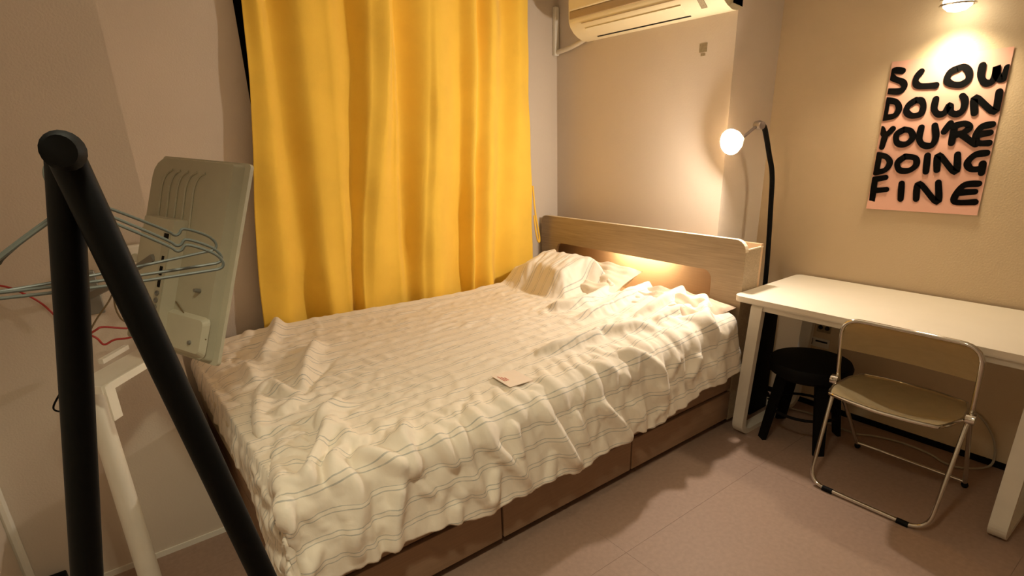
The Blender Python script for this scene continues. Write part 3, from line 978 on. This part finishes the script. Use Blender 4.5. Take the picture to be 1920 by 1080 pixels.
def posterpt(u, v, w=0.0):
    p = (pa * (1 - u) + pb * u) * (1 - v) + (pd * (1 - u) + pc * u) * v
    return (poster_x(u, v) - w, p.y, p.z)


MB().grid(lambda u, v: posterpt(u, v, 0), 14, 20).grid(lambda u, v: posterpt(u, v, .0008), 14, 20).build('paper', M['poster'], ps)
PW = abs(pa.y - pb.y)
for nm, strokes in LET:
    b = MB()
    for k, stp in enumerate(strokes):
        pts = [Vector((y, z, 0)) for y, z in stp]
        pts = spline(pts, 6) if len(pts) > 2 else [pts[0].lerp(pts[1], q / 6) for q in range(7)]
        n = len(pts)
        xx = XD - 0.0062 - 0.0004 * k
        tan = [(pts[min(i + 1, n - 1)] - pts[max(i - 1, 0)]).normalized() for i in range(n)]
        closed = (pts[0] - pts[-1]).length < .012
        rad = [0.0128 * (1 + .07 * math.sin(i * .55 + k)) for i in range(n)]

        def put(lst, p):
            tz = (p.y - pc.z) / (pb.z - pc.z)
            lst.append((xx, min(max(p.x, pc.y + (pb.y - pc.y) * tz + .002), 1.1365), p.y))
        vs_ = []
        for i in range(n):
            nn_ = Vector((-tan[i].y, tan[i].x, 0)) * rad[i]
            put(vs_, pts[i] + nn_)
            put(vs_, pts[i] - nn_)
        b.add(vs_, [(2 * i, 2 * i + 2, 2 * i + 3, 2 * i + 1) for i in range(n - 1)])
        for end, sg in ((0, -1), (n - 1, 1)):
            cap = []
            a0 = math.atan2(tan[end].y * sg, tan[end].x * sg)
            for q in range(9):
                an = a0 - PI / 2 + PI * q / 8
                put(cap, pts[end] + Vector((math.cos(an), math.sin(an), 0)) * rad[end])
            b.add([(x - .0001, y, z) for x, y, z in cap], [tuple(range(9))])
    b.build('letter', M['ink'], ps)

# ------------------------------------------------------------------ ceiling spotlight above the desk
spt = empty('spotlight', (2.9, 0.908, ZC), 'small lit spotlight with metal rings hanging above the poster', 'spotlight')
MB().lathe([(.012, ZC - .018), (.012, 2.02), (.03, 2.0), (.045, 1.97), (.052, 1.90)][::-1], (2.9, .908, .018), 24).build('housing', M['grey'], spt)
for zz in (1.911, 1.890):
    MB().tube([(2.9 + .058 * math.cos(a), .908 + .058 * math.sin(a), zz) for a in [2 * PI * k / 28 for k in range(28)]], .004, 8, True).build('ring', M['chrome'], spt)
MB().lathe([(.001, 1.846), (.03, 1.852), (.046, 1.866), (.050, 1.888), (.045, 1.90)], (2.9, .908, .018), 24).build('lit_glass', M['spotglow'], spt)
sl = bpy.data.lights.new('spotlight_lamp', 'SPOT')
sl.energy = SPOT_W * 4
sl.color = (1.0, 0.82, 0.55)
sl.spot_size = 2.4
sl.spot_blend = 1.0
sl.shadow_soft_size = 0.05
so = bpy.data.objects.new('spotlight_lamp', sl)
COL.objects.link(so)
so.location = (2.9, .908, 1.856)

# added fill light, out of view over the clothes rack, shaped as a downlight
cl_ = empty('fill_light', (0.22, 0.45, ZC), 'added out-of-view fill light shaped as a round downlight above the clothes rack', 'fill light')
MB().lathe([(.16, ZC - .03), (.17, ZC)], (0.22, .45, 0), 32).build('frame', M['white'], cl_)
MB().lathe([(.02, ZC - .065), (.10, ZC - .058), (.15, ZC - .031)], (0.22, .45, 0), 32).build('diffuser', M['fillglow'], cl_)
al = bpy.data.lights.new('fill_light_lamp', 'SPOT')
al.energy = FILL_W
al.color = (1.0, 0.94, 0.68)
al.spot_size = 2.1
al.spot_blend = 0.7
al.shadow_soft_size = 0.10
ao = bpy.data.objects.new('fill_light_lamp', al)
COL.objects.link(ao)
ao.location = (0.22, .45, ZC - .075)

# ------------------------------------------------------------------ floor lamp
lp = empty('floor_lamp', (2.86, 1.52, 0), 'slim black floor lamp with a lit bulb bent over the headboard', 'lamp')
MB().lathe([(.001, 0.018), (.10, .018), (.105, .012), (.105, 0)][::-1], (2.875, 1.535, 0), 32).build('base', M['black'], lp)
polep = [(2.862, 1.518, .012), (2.862, 1.521, .685), (2.862, 1.545, 1.12), (2.858, 1.556, 1.25), (2.83, 1.566, 1.335), (2.78, 1.562, 1.415),
         (2.72, 1.548, 1.468), (2.665, 1.538, 1.478)]
MB().tube(spline(polep, 8), 0.0125, 12).build('pole', M['black'], lp)
MB().lathe([(.004, -.026), (.018, -.022), (.022, 0), (.018, .022), (.004, .026)], (2.655, 1.537, 1.476), 16, (.3, 1, .1)).build('joint', M['steel'], lp)
bulb_c = Vector((2.475, 1.568, 1.405))
hd = Vector((-1.0, 0.06, -0.16)).normalized()
sc_ = bulb_c - hd * 0.062
MB().lathe([(.010, -.022), (.018, -.018), (.020, .000), (.034, .012), (.050, .034), (.056, .050), (.058, .056), (.056, .056), (.053, .050),
            (.047, .036), (.031, .016), (.016, .008)], tuple(sc_), 32, hd).build('lamp_shade', M['shade'], lp)
MB().tube(spline([(2.655, 1.537, 1.476), (2.62, 1.545, 1.46), (2.575, 1.556, 1.43), tuple(sc_ - hd * .018)]), .007, 8).build('head_arm', M['steel'], lp)
bm = bmesh.new()
bmesh.ops.create_uvsphere(bm, u_segments=24, v_segments=14, radius=0.024)
for v in bm.verts:
    v.co += bulb_c
MB().bm(bm, True).build('bulb', M['bulb'], lp)
pl = bpy.data.lights.new('floor_lamp_bulb', 'POINT')
pl.energy = LAMP_W
pl.color = WARM
pl.shadow_soft_size = 0.028
pl.use_soft_falloff = False
po = bpy.data.objects.new('floor_lamp_bulb', pl)
COL.objects.link(po)
po.location = bulb_c

# ------------------------------------------------------------------ desk
desk = empty('desk', (2.7, 0.75, 0), 'white desk with rounded corners and white loop legs under the poster', 'desk')
DX0, DX1, DY0, DY1, DZ = 2.375, 2.985, 0.06, 1.410, 0.722
MB().prism(rrect(DX0, DX1, DY0, DY1, .035), lambda u, v, w: (u, v, DZ - .022 + w), .022).build('desk_top', M['desktop'], desk)
MB().prism(rrect(DX0 + .001, DX1 - .001, DY0 + .001, DY1 - .001, .034), lambda u, v, w: (u, v, DZ - .027 + w), .005).build('edge_band', M['deskframe'], desk)
MB().box(2.392, 2.416, .30, 1.30, .668, DZ - .027).build('apron', M['deskframe'], desk)
MB().box(2.945, 2.968, .30, 1.30, .668, DZ - .027).build('apron', M['deskframe'], desk)


def loop_leg(yc, lean):
    """closed rounded loop in the XZ plane, rectangular tube"""
    t, wdt = 0.032, 0.055
    outer = rrect(2.385, 2.97, 0.0, DZ - .027, (.075, .075, .02, .02), 8)
    inner = rrect(2.385 + t, 2.97 - t, t * .8, DZ - .027 - t, (.050, .050, .006, .006), 8)
    n = len(outer)
    vs_ = []
    for y in (yc - wdt / 2, yc + wdt / 2):
        vs_ += [(x, y - lean * (DZ - z), z) for x, z in outer] + [(x, y - lean * (DZ - z), z) for x, z in inner]
    fs_ = []
    for i in range(n):
        j = (i + 1) % n
        fs_ += [(i, j, n + j, n + i), (2 * n + i, 3 * n + i, 3 * n + j, 2 * n + j), (i, 2 * n + i, 2 * n + j, j), (n + i, n + j, 3 * n + j, 3 * n + i)]
    return MB().add(vs_, fs_).build('leg', M['deskframe'], desk)


loop_leg(1.292, -0.045)
loop_leg(0.285, -0.0)

# ------------------------------------------------------------------ folding chair
CY, CW = 0.672, 0.230
ch = empty('folding_chair', (2.4, CY, 0), 'clear plastic folding chair with chrome tube frame tucked under the desk', 'chair')
HX, HZ_ = 2.375, 0.452
fr = [(2.335, CY + CW + .012, .745 - .0)]
back_loop = fillet([(2.705, CY + CW - .02, .022), (HX + .012, CY + CW, HZ_), (2.335, CY + CW, .735), (2.335, CY - CW, .735), (HX + .012, CY - CW, HZ_),
                    (2.705, CY - CW + .02, .022)], .075, 7)
MB().tube(back_loop, .0085, 10).build('back_frame', M['chrome'], ch)
MB().tube([(2.69, CY + CW - .02, .04), (2.69, CY - CW + .02, .04)], .0075, 10).build('rear_rod', M['chrome'], ch)
front_loop = fillet([(HX, CY + CW - .002, HZ_ - .01), (2.25, CY + CW - .012, .011), (2.25, CY - CW + .012, .011), (HX, CY - CW + .002, HZ_ - .01)], .075, 8)
MB().tube(front_loop, .0085, 10).build('front_leg_frame', M['chrome'], ch)
for s in (-1, 1):
    MB().lathe([(.004, -.016), (.020, -.014), (.022, 0), (.020, .014), (.004, .016)], (HX, CY + s * (CW + .004), HZ_), 18, (0, 1, 0)).build('hinge', M['chrome'], ch)
    MB().tube([(2.25, CY + s * .16, .010), (2.25, CY + s * .12, .010)], .0115, 10).build('rubber_foot', M['blackplastic'], ch)
    MB().tube([(2.70, CY + s * (CW - .02), .024), (2.71, CY + s * (CW - .019), .012)], .0125, 10).build('rubber_foot', M['blackplastic'], ch)


def seat_fn(w):
    def fn(u, v):
        a, d = u * 2 - 1, v * 2 - 1
        # squircle map
        x = a * math.sqrt(max(0, 1 - d * d / 2 * .55))
        y = d * math.sqrt(max(0, 1 - a * a / 2 * .55))
        dish = -0.028 * max(0, 1 - (a * a + d * d * .9) * .95) ** 1.0
        return (2.370 + x * .186, CY + y * (.213), .455 + .012 * (-a) * .4 + dish + w)
    return fn


stb = MB()
stb.grid(seat_fn(0), 22, 24).grid(seat_fn(-.009), 22, 24)
seat = stb.build('seat', M['clear'], ch)
rim = [seat_fn(-.0045)(u, v) for u, v in [(0, k / 14) for k in range(14)] + [(k / 14, 1) for k in range(14)] + [(1, 1 - k / 14) for k in range(14)] + [(1 - k / 14, 0) for k in range(14)]]
MB().tube(rim, .0068, 8, True).build('seat_frame', M['chrome'], ch)


def back_fn(w):
    def fn(u, v):
        y = (u * 2 - 1) * (CW - .004)
        r_ = 0.07
        zt = .731
        edge = abs(y) - (CW - .004 - r_)
        if edge > 0:
            zt -= r_ - math.sqrt(max(0, r_ * r_ - edge * edge))
        zb = .600
        z = zb + (zt - zb) * v
        x = 2.335 + (735 / 1000 - z) * .17 + .016 * (1 - (u * 2 - 1) ** 2) + w
        return (x, CY + y, z)
    return fn


MB().grid(back_fn(-.004), 30, 10).grid(back_fn(.004), 30, 10).build('backrest', M['clear'], ch)

# ------------------------------------------------------------------ stool under the desk
stl = empty('stool', (2.62, 1.12, 0), 'black round-seat stool standing in the dark under the desk', 'stool')
MB().lathe([(.02, .332), (.150, .336), (.178, .356), (.184, .392), (.175, .41), (.10, .418), (.001, .42)], (2.62, 1.12, 0), 36).build('seat', M['blackplastic'], stl)
for an in (4.05, 2.55, .95, 5.65):
    ca, sa = math.cos(an), math.sin(an)
    t0 = Vector((2.62 + ca * .13, 1.12 + sa * .13, .345))
    t1 = Vector((2.62 + ca * .19, 1.12 + sa * .19, 0.0))
    tx = Vector((-sa, ca, 0))
    nx = Vector((ca, sa, 0))
    pts = []
    for p, wd_ in ((t0, .034), (t1, .024)):
        for su, sv in ((-1, -1), (1, -1), (1, 1), (-1, 1)):
            pts.append(tuple(p + tx * su * wd_ + nx * sv * .009))
    MB().add(pts, [(0, 1, 2, 3), (4, 7, 6, 5), (0, 4, 5, 1), (1, 5, 6, 2), (2, 6, 7, 3), (3, 7, 4, 0)]).build('leg', M['blackplastic'], stl)
MB().tube([(2.62 + .155 * math.cos(a), 1.12 + .155 * math.sin(a), .16) for a in [2 * PI * k / 24 for k in range(24)]], .007, 8, True).build('foot_ring', M['blackplastic'], stl)

# black box in the nook between the headboard and the desk
bx = empty('storage_box', (2.72, 1.47, 0), 'tall black box standing in the gap between headboard and desk', 'box')
MB().box(2.635, 2.80, 1.395, 1.495, 0, .60, .006).build('body', M['blackplastic'], bx)
MB().box(2.632, 2.803, 1.392, 1.498, .60, .63, .006).build('lid', M['black'], bx)

# power strip and cables under the desk
pw = empty('power_strip', (2.84, 1.40, 0), 'white power strip on the floor behind the stool', 'power strip')
MB().box(2.81, 2.855, 1.30, 1.49, 0, .034, .006).build('body', M['white'], pw)
for k in range(3):
    MB().lathe([(.014, .0345), (.014, .0355)], (2.832, 1.345 + .05 * k, 0), 16).build('socket', M['blackplastic'], pw)
tag(MB().tube(spline([(2.85, 1.31, .01), (2.885, 1.19, .006), (2.853, 1.105, .006), (2.838, .955, .006), (2.883, .875, .006), (2.91, .768, .006),
                      (2.898, .653, .006), (2.859, .578, .006), (2.866, .521, .006), (2.93, .46, .006), (2.975, .435, .03), (2.982, .45, .12),
                      (2.984, .50, .20), (2.988, .56, .24)]), .005, 8).build('power_cable', M['greycable']),
    'grey power cable looping over the floor behind the folding chair', 'cable')
ou = empty('wall_outlet', (XD, 1.24, .45), 'dark double wall outlet under the desk', 'outlet')
MB().box(XD - .008, XD, 1.205, 1.275, .43, .485, .003).build('plate', M['sticker'], ou)
for k in (1.222, 1.256):
    MB().lathe([(.012, 0), (.012, .0095)], (XD, k, .457), 14, (-1, 0, 0)).build('socket', M['dark'], ou)
ou2 = empty('network_outlet', (XD, 1.26, .37), 'flat wall outlet with plugs just above the stool', 'outlet')
MB().box(XD - .008, XD, 1.20, 1.315, .345, .395, .003).build('plate', M['deskframe'], ou2)
MB().box(XD - .026, XD - .008, 1.285, 1.308, .355, .39, .003).build('plug', M['dark'], ou2)
MB().box(XD - .012, XD - .008, 1.21, 1.27, .375, .383).build('slot', M['dark'], ou2)

# ------------------------------------------------------------------ television at the bed foot
TV=((0.2215, 1.8298, 1.1598), (0.41631, -0.90664, -0.0685), (0.34608, 0.08834, 0.93404), (-0.84078, -0.41256, 0.35055), 0.384, 0.56)
tc, tw, tv_, tn, TW, TH = TV
tc, tw, tv_, tn = Vector(tc), Vector(tw), Vector(tv_), Vector(tn)
TM = Matrix(((tw.x, tv_.x, tn.x, tc.x), (tw.y, tv_.y, tn.y, tc.y), (tw.z, tv_.z, tn.z, tc.z), (0, 0, 0, 1)))
tvo = empty('television', tuple(tc), 'pale flat television seen from behind, turned towards the bed', 'television')


def tvp(u, v, w):
    return tuple(TM @ Vector((u, v, w)))


def tvbox(u0, u1, v0, v1, w0, w1, name, m, parent, r=0.006, shrink=0.0):
    a = rrect(u0, u1, v0, v1, r, 4)
    rs = [max(q - shrink * .5, .002) for q in (r if isinstance(r, tuple) else (r,) * 4)]
    b = rrect(u0 + shrink, u1 - shrink, v0 + shrink, v1 - shrink, rs, 4)
    n = len(a)
    vs_ = [tvp(u, v, w0) for u, v in a] + [tvp(u, v, w1) for u, v in b]
    fs_ = [tuple(range(n))[::-1], tuple(range(n, 2 * n))] + [(i, (i + 1) % n, n + (i + 1) % n, n + i) for i in range(n)]
    return MB().add(vs_, fs_).build(name, m, parent)


u0, u1, v0, v1 = -TW / 2, TW / 2, -TH / 2, TH / 2
tvbox(u0, u1, v0, v1, -.010, .0, 'panel', M['tv2'], tvo, (.05 if False else .012))
tvbox(u0 + .008, u1 - .008, v0 + .008, v1 - .008, -.0115, -.0102, 'screen', M['blackplastic'], tvo)
tvbox(u0 + .002, u1 - .022, v0 + .004, v1 - .004, .0, .028, 'back_cover', M['tv'], tvo, (.012, .012, .012, .06), .008)
bk = tvbox(u0 + .055, .012, -.235, .10, .028, .062, 'connector_box', M['tv2'], tvo, .006, .008)
pp = tvbox(-.030, .002, -.195, .060, .0622, .0645, 'port_plate', M['tv'], tvo, .003)
for (vv, hh, ww) in ((.045, .016, .020), (-.018, .016, .010), (-.052, .026, .012), (-.085, .026, .012), (-.182, .018, .016)):
    tvbox(-.014 - ww / 2, -.014 + ww / 2, vv - hh / 2, vv + hh / 2, .0645, .0655, 'port', M['blackplastic'], tvo, .001)
for vv in (-.115, -.135, -.155):
    MB().lathe([(.007, .0645), (.007, .068), (.004, .068), (.004, .0655)], (0, 0, 0), 14).v
    b = MB().lathe([(.0075, .0645), (.0075, .068), (.0045, .0682), (.004, .066)], (0, 0, 0), 14)
    b.v = [tvp(-.014 + p[0], vv + p[1], p[2]) for p in b.v]
    b.build('jack', M['grey'], tvo)
for k in range(5):
    uu = -.125 + .036 * k
    pts = [tvp(uu + .004, .075 + .012 * k * 0, .0285), tvp(uu, .14, .0295), tvp(uu - .002, .19, .0295), tvp(uu + .010, .222, .029), tvp(uu + .034, .236, .0285)]
    MB().tube(spline(pts, 5), .0035, 6).build('vent_rib', M['tv'], tvo)
tvbox(-.06, .172, -.266, -.150, .026, .040, 'lower_cover', M['tv2'], tvo, .02, .012)
for (a, b2) in ((.12, -.228), (.11, -.085)):
    b = MB().lathe([(.001, .046), (.005, .0455), (.006, .040), (.006, .028)][::-1], (0, 0, 0), 12)
    b.v = [tvp(a + p[0], b2 + p[1], p[2]) for p in b.v]
    b.build('screw', M['grey'], tvo)
MB().tube(spline([tvp(.02, -.13, .031), tvp(.08, -.165, .031), tvp(.17, -.21, .030)], 5), .0018, 6).build('antenna_wire', M['browncable'], tvo)
tvbox(-.155, -.115, -.20, .06, .030, .050, 'side_module', M['tv2'], tvo, .006)
tvbox(-.139, -.130, -.15, .04, .050, .051, 'side_slot', M['blackplastic'], tvo, .002)

# wall arm that carries the television
arm = empty('wall_bracket', (-.03, YB, 1.03), 'grey folding wall bracket that carries the television', 'bracket')
MB().box(-.075, -.005, YB - .014, YB, .96, 1.10, .004).build('wall_plate', M['grey'], arm)
pA = Vector((-.04, YB - .02, 1.02))
pB = Vector((.03, 2.03, 1.075))
pC = tc + tn * .066 + tw * (-.055) + tv_ * (-.02)


def bar(p, q, w, h):
    d = (q - p).normalized()
    s_ = d.cross(Vector((0, 0, 1))).normalized() * w / 2
    u_ = s_.cross(d).normalized() * h / 2
    pts = []
    for c in (p, q):
        for a, b in ((-1, -1), (1, -1), (1, 1), (-1, 1)):
            pts.append(tuple(c + s_ * a + u_ * b))
    return MB().add(pts, [(0, 1, 2, 3), (4, 7, 6, 5), (0, 4, 5, 1), (1, 5, 6, 2), (2, 6, 7, 3), (3, 7, 4, 0)])


bar(pA, pB, .010, .018).build('arm', M['grey'], arm)
bar(pB, pC, .010, .018).build('arm', M['grey'], arm)
MB().lathe([(.012, -.02), (.012, .02)], tuple(pB), 14).build('pivot', M['grey'], arm)

# router box on the wall
rt = empty('router', (.12, YB, 1.05), 'white plastic router box with a red cap on the wall beside the television', 'router')
MB().box(.080, .160, YB - .03, YB, 1.045, 1.165, .008).build('case', M['white'], rt)
MB().lathe([(.002, .031), (.012, .0325), (.014, .030)][::-1], (.112, YB, 1.125), 16, (0, -1, 0)).build('lens', M['tv2'], rt)
MB().box(.146, .160, YB - .026, YB - .008, 1.165, 1.175, .002).build('cap', M['redcable'], rt)

# console table on the left
tb = empty('side_table', (-.03, 1.9, 0), 'small white angled console table on a thick round post beside the bed foot', 'table')
tA, tB_ = Vector((-.0576, 1.7886)), Vector((.160, 2.062))
nn = Vector((-.77, .64))
tC, tD = tB_ + nn * .105, tA + nn * .105
MB().prism([tuple(tA), tuple(tB_), tuple(tC), tuple(tD)], lambda u, v, w: (u, v, .828 + w), .018).build('table_top', M['deskframe'], tb)


def edge_strip(p, q, z0, z1, th, name):
    d = (q - p).normalized()
    n_ = Vector((d.y, -d.x)) * th
    return MB().prism([tuple(p), tuple(q), tuple(q + n_), tuple(p + n_)], lambda u, v, w: (u, v, z0 + w), z1 - z0).build(name, M['white'], tb)


edge_strip(tA, tB_, .830, .852, .006, 'front_lip')
edge_strip(tD, tA, .830, .852, .006, 'side_lip')
edge_strip(tA, tA + (tB_ - tA).normalized() * .034, .745, .830, .006, 'corner_bracket')
MB().lathe([(.040, 0), (.040, .01), (.031, .03), (.027, .80), (.024, .828)], (-.085, 1.865, 0), 24).build('post', M['white'], tb)
rm = MB().prism([(-.0572, 2.0151), (.0168, 2.1224), (.0287, 2.1124), (-.0449, 2.0048)], lambda u, v, w: (u, v, .847 + w), .014)
tag(rm.build('remote_control', M['white']), 'slim white remote control lying on the small console table', 'remote')

# cables on the left
tag(MB().tube(spline([(-.10, 2.10, .90), (-.0437, 2.05, .9417), (-.0194, 2.05, .9481), (.0456, 2.05, .9298), (.12, 2.08, .935)]), .0032, 6).build('power_cable', M['redcable']),
    'upper red cable hanging behind the black clothes rack', 'cable', 'red cables by the television')
tag(MB().tube(spline([(-.10, 2.10, .95), (-.0482, 2.05, .9222), (-.0318, 2.05, .8939), (-.0025, 2.05, .9024), (.0419, 2.05, .9005), (.12, 2.08, .91)]), .0032, 6).build('power_cable', M['redcable']),
    'lower kinked red cable hanging behind the black clothes rack', 'cable', 'red cables by the television')
tag(MB().tube(spline([(-.33, 2.18, 1.12), (-.2322, 2.18, 1.0915), (-.1913, 2.18, 1.0629), (-.1522, 2.18, 1.0187), (-.12, 2.18, .95)]), .0032, 6).build('power_cable', M['redcable']),
    'red cable running down the left wall under the hangers', 'cable', 'red cables by the television')
tag(MB().tube(spline([(-.15, 2.02, .83), (-.158, 2.0, .80), (-.1905, 2.0, .7487), (-.167, 2.0, .7305), (-.12, 2.0, .74)]), .0028, 6).build('power_cable', M['blackplastic']),
    'thin black cable looping below the console table', 'cable')
tag(MB().tube(spline([(.04, 2.10, 1.06), (.0099, 2.05, 1.0234), (-.0337, 2.05, .9734), (-.07, 2.06, .92)]), .0026, 6).build('antenna_cable', M['browncable']),
    'thin brown cable slanting down between the rack legs', 'cable')
tag(MB().tube(spline([(.03, 2.05, 1.05), (.0223, 2.05, 1.0125), (.0242, 2.05, .978), (.0366, 2.05, .9528), (.08, 2.06, .93)]), .0026, 6).build('antenna_cable', M['browncable']),
    'thin brown curved cable beside the slanting rack leg', 'cable')

# small dark adapter on the floor in the left corner
ad = empty('power_adapter', (-.36, 2.15, 0), 'small dark power adapter low at the left wall', 'adapter')
MB().box(-.385, -.315, 2.12, 2.19, .06, .10, .006).build('body', M['blackplastic'], ad)
MB().tube(spline([(-.35, 2.17, .06), (-.34, 2.175, .03), (-.36, 2.17, .006)]), .004, 6).build('lead', M['blackplastic'], ad)

# ------------------------------------------------------------------ clothes rack (A-frames) and hangers
rk = empty('clothes_rack', (0.02, .9, 0), 'black tubular A-frame clothes rack in the left foreground', 'clothes rack')
RY0, RY1, RX = 0.60, 1.24, 0.001
SPREAD = {-1: .192, 1: .153}
ZR = 1.452


def rack_leg(x0, y, s_, x_off=0.0, r=.0132, yo=0.0):
    return MB().tube([(x0 + x_off - s_ * .165 * .0, y + yo, ZR + .0), (x0 + s_ * SPREAD[s_] * ZR, y + yo, 0.006)], r, 18).build('leg', M['black'], rk)


MB().tube([(RX - .002, RY0 - .045, ZR), (RX, RY0 - .04, ZR), (RX + .003, RY1 + .03, ZR)], [.0115, .0150, .0150], 20).build('rail', M['black'], rk)
rack_leg(RX, RY0, -1, yo=.008)
rack_leg(RX, RY0, 1, yo=-.012)
rack_leg(RX + .003, RY1, -1)
rack_leg(RX + .003, RY1, 1)
for (y, xo) in ((RY0, 0), (RY1, .003)):
    for s_ in (-1, 1):
        MB().lathe([(.024, 0), (.024, .02), (.0205, .025)], (RX + xo + s_ * SPREAD[s_] * ZR, y, 0), 16).build('rubber_foot', M['blackplastic'], rk)
MB().tube([(RX + .153 * 1.2, RY0, .25), (RX + .003 + .153 * 1.2, RY1, .25)], .012, 12).build('stretcher', M['black'], rk)


def hanger_geo():
    def half(s_):
        return [(0.0, 0.0), (s_ * .025, .001), (s_ * .045, -.004), (s_ * .130, -.052), (s_ * .146, -.064), (s_ * .156, -.063), (s_ * .165, -.056), (s_ * .185, -.062),
                (s_ * .212, -.076), (s_ * .224, -.090), (s_ * .222, -.100), (s_ * .212, -.1035)]
    up = half(1)
    lo_ = half(-1)
    loop = lo_[::-1] + up[1:]
    pts = [(x, 0, z) for x, z in loop]
    pts = [Vector(p) for p in spline(pts, 4)]
    bot = [Vector((.212 - .424 * k / 10, 0, -.1035 - .004 * math.sin(PI * k / 10))) for k in range(1, 10)]
    return pts + bot


def make_hanger(y, rz, dx, dz, m, label, tilt=0.0):
    c = Vector((RX + dx + .012, y, ZR - .0150 - .004))
    root = empty('wire_hanger', tuple(c), label, 'hanger', 'wire hangers on the black rack')
    Mh = Matrix.Translation(c) @ Matrix.Rotation(rz, 4, 'Z') @ Matrix.Rotation(tilt, 4, 'Y') @ Matrix.Translation((0, 0, -.075 + dz)) @ Matrix.Diagonal((.84, 1, 1, 1))
    MB().tube([tuple(Mh @ p) for p in hanger_geo()], .0026, 8, True).build('hanger_body', m, root)
    hk = [(0.0, 0, 0.0), (0.0, 0, .030)] + [(.026 * math.sin(a) * 1.0 - .0, 0, .075 - dz + .006 - .0 - .004 + .028 * -math.cos(a)) for a in [-.6 + .35 * k for k in range(0, 13)]]
    hk = [(0.0, 0, 0.0), (0.0, 0, .022)]
    cz = .075 - dz - .0150
    for k in range(14):
        a = -PI / 2 - .9 + k * (PI + 1.3) / 13
        hk.append((.0255 * math.sin(a - 0) * 1.0, 0, cz + .0255 * math.cos(a)))
    MB().tube(spline([tuple(Mh @ Vector(p)) for p in hk], 3), .0024, 8).build('hook', m, root)
    return root


make_hanger(1.10, -.10, -.02, -.004, M['hanger'], 'nearest of the grey-blue wire hangers on the black rack')
make_hanger(1.125, -.06, -.016, .001, M['hanger'], 'middle of the grey-blue wire hangers on the black rack')
make_hanger(1.16, .16, -.012, .006, M['hanger'], 'farthest grey-blue wire hanger, its right end sticking out highest', -.04)
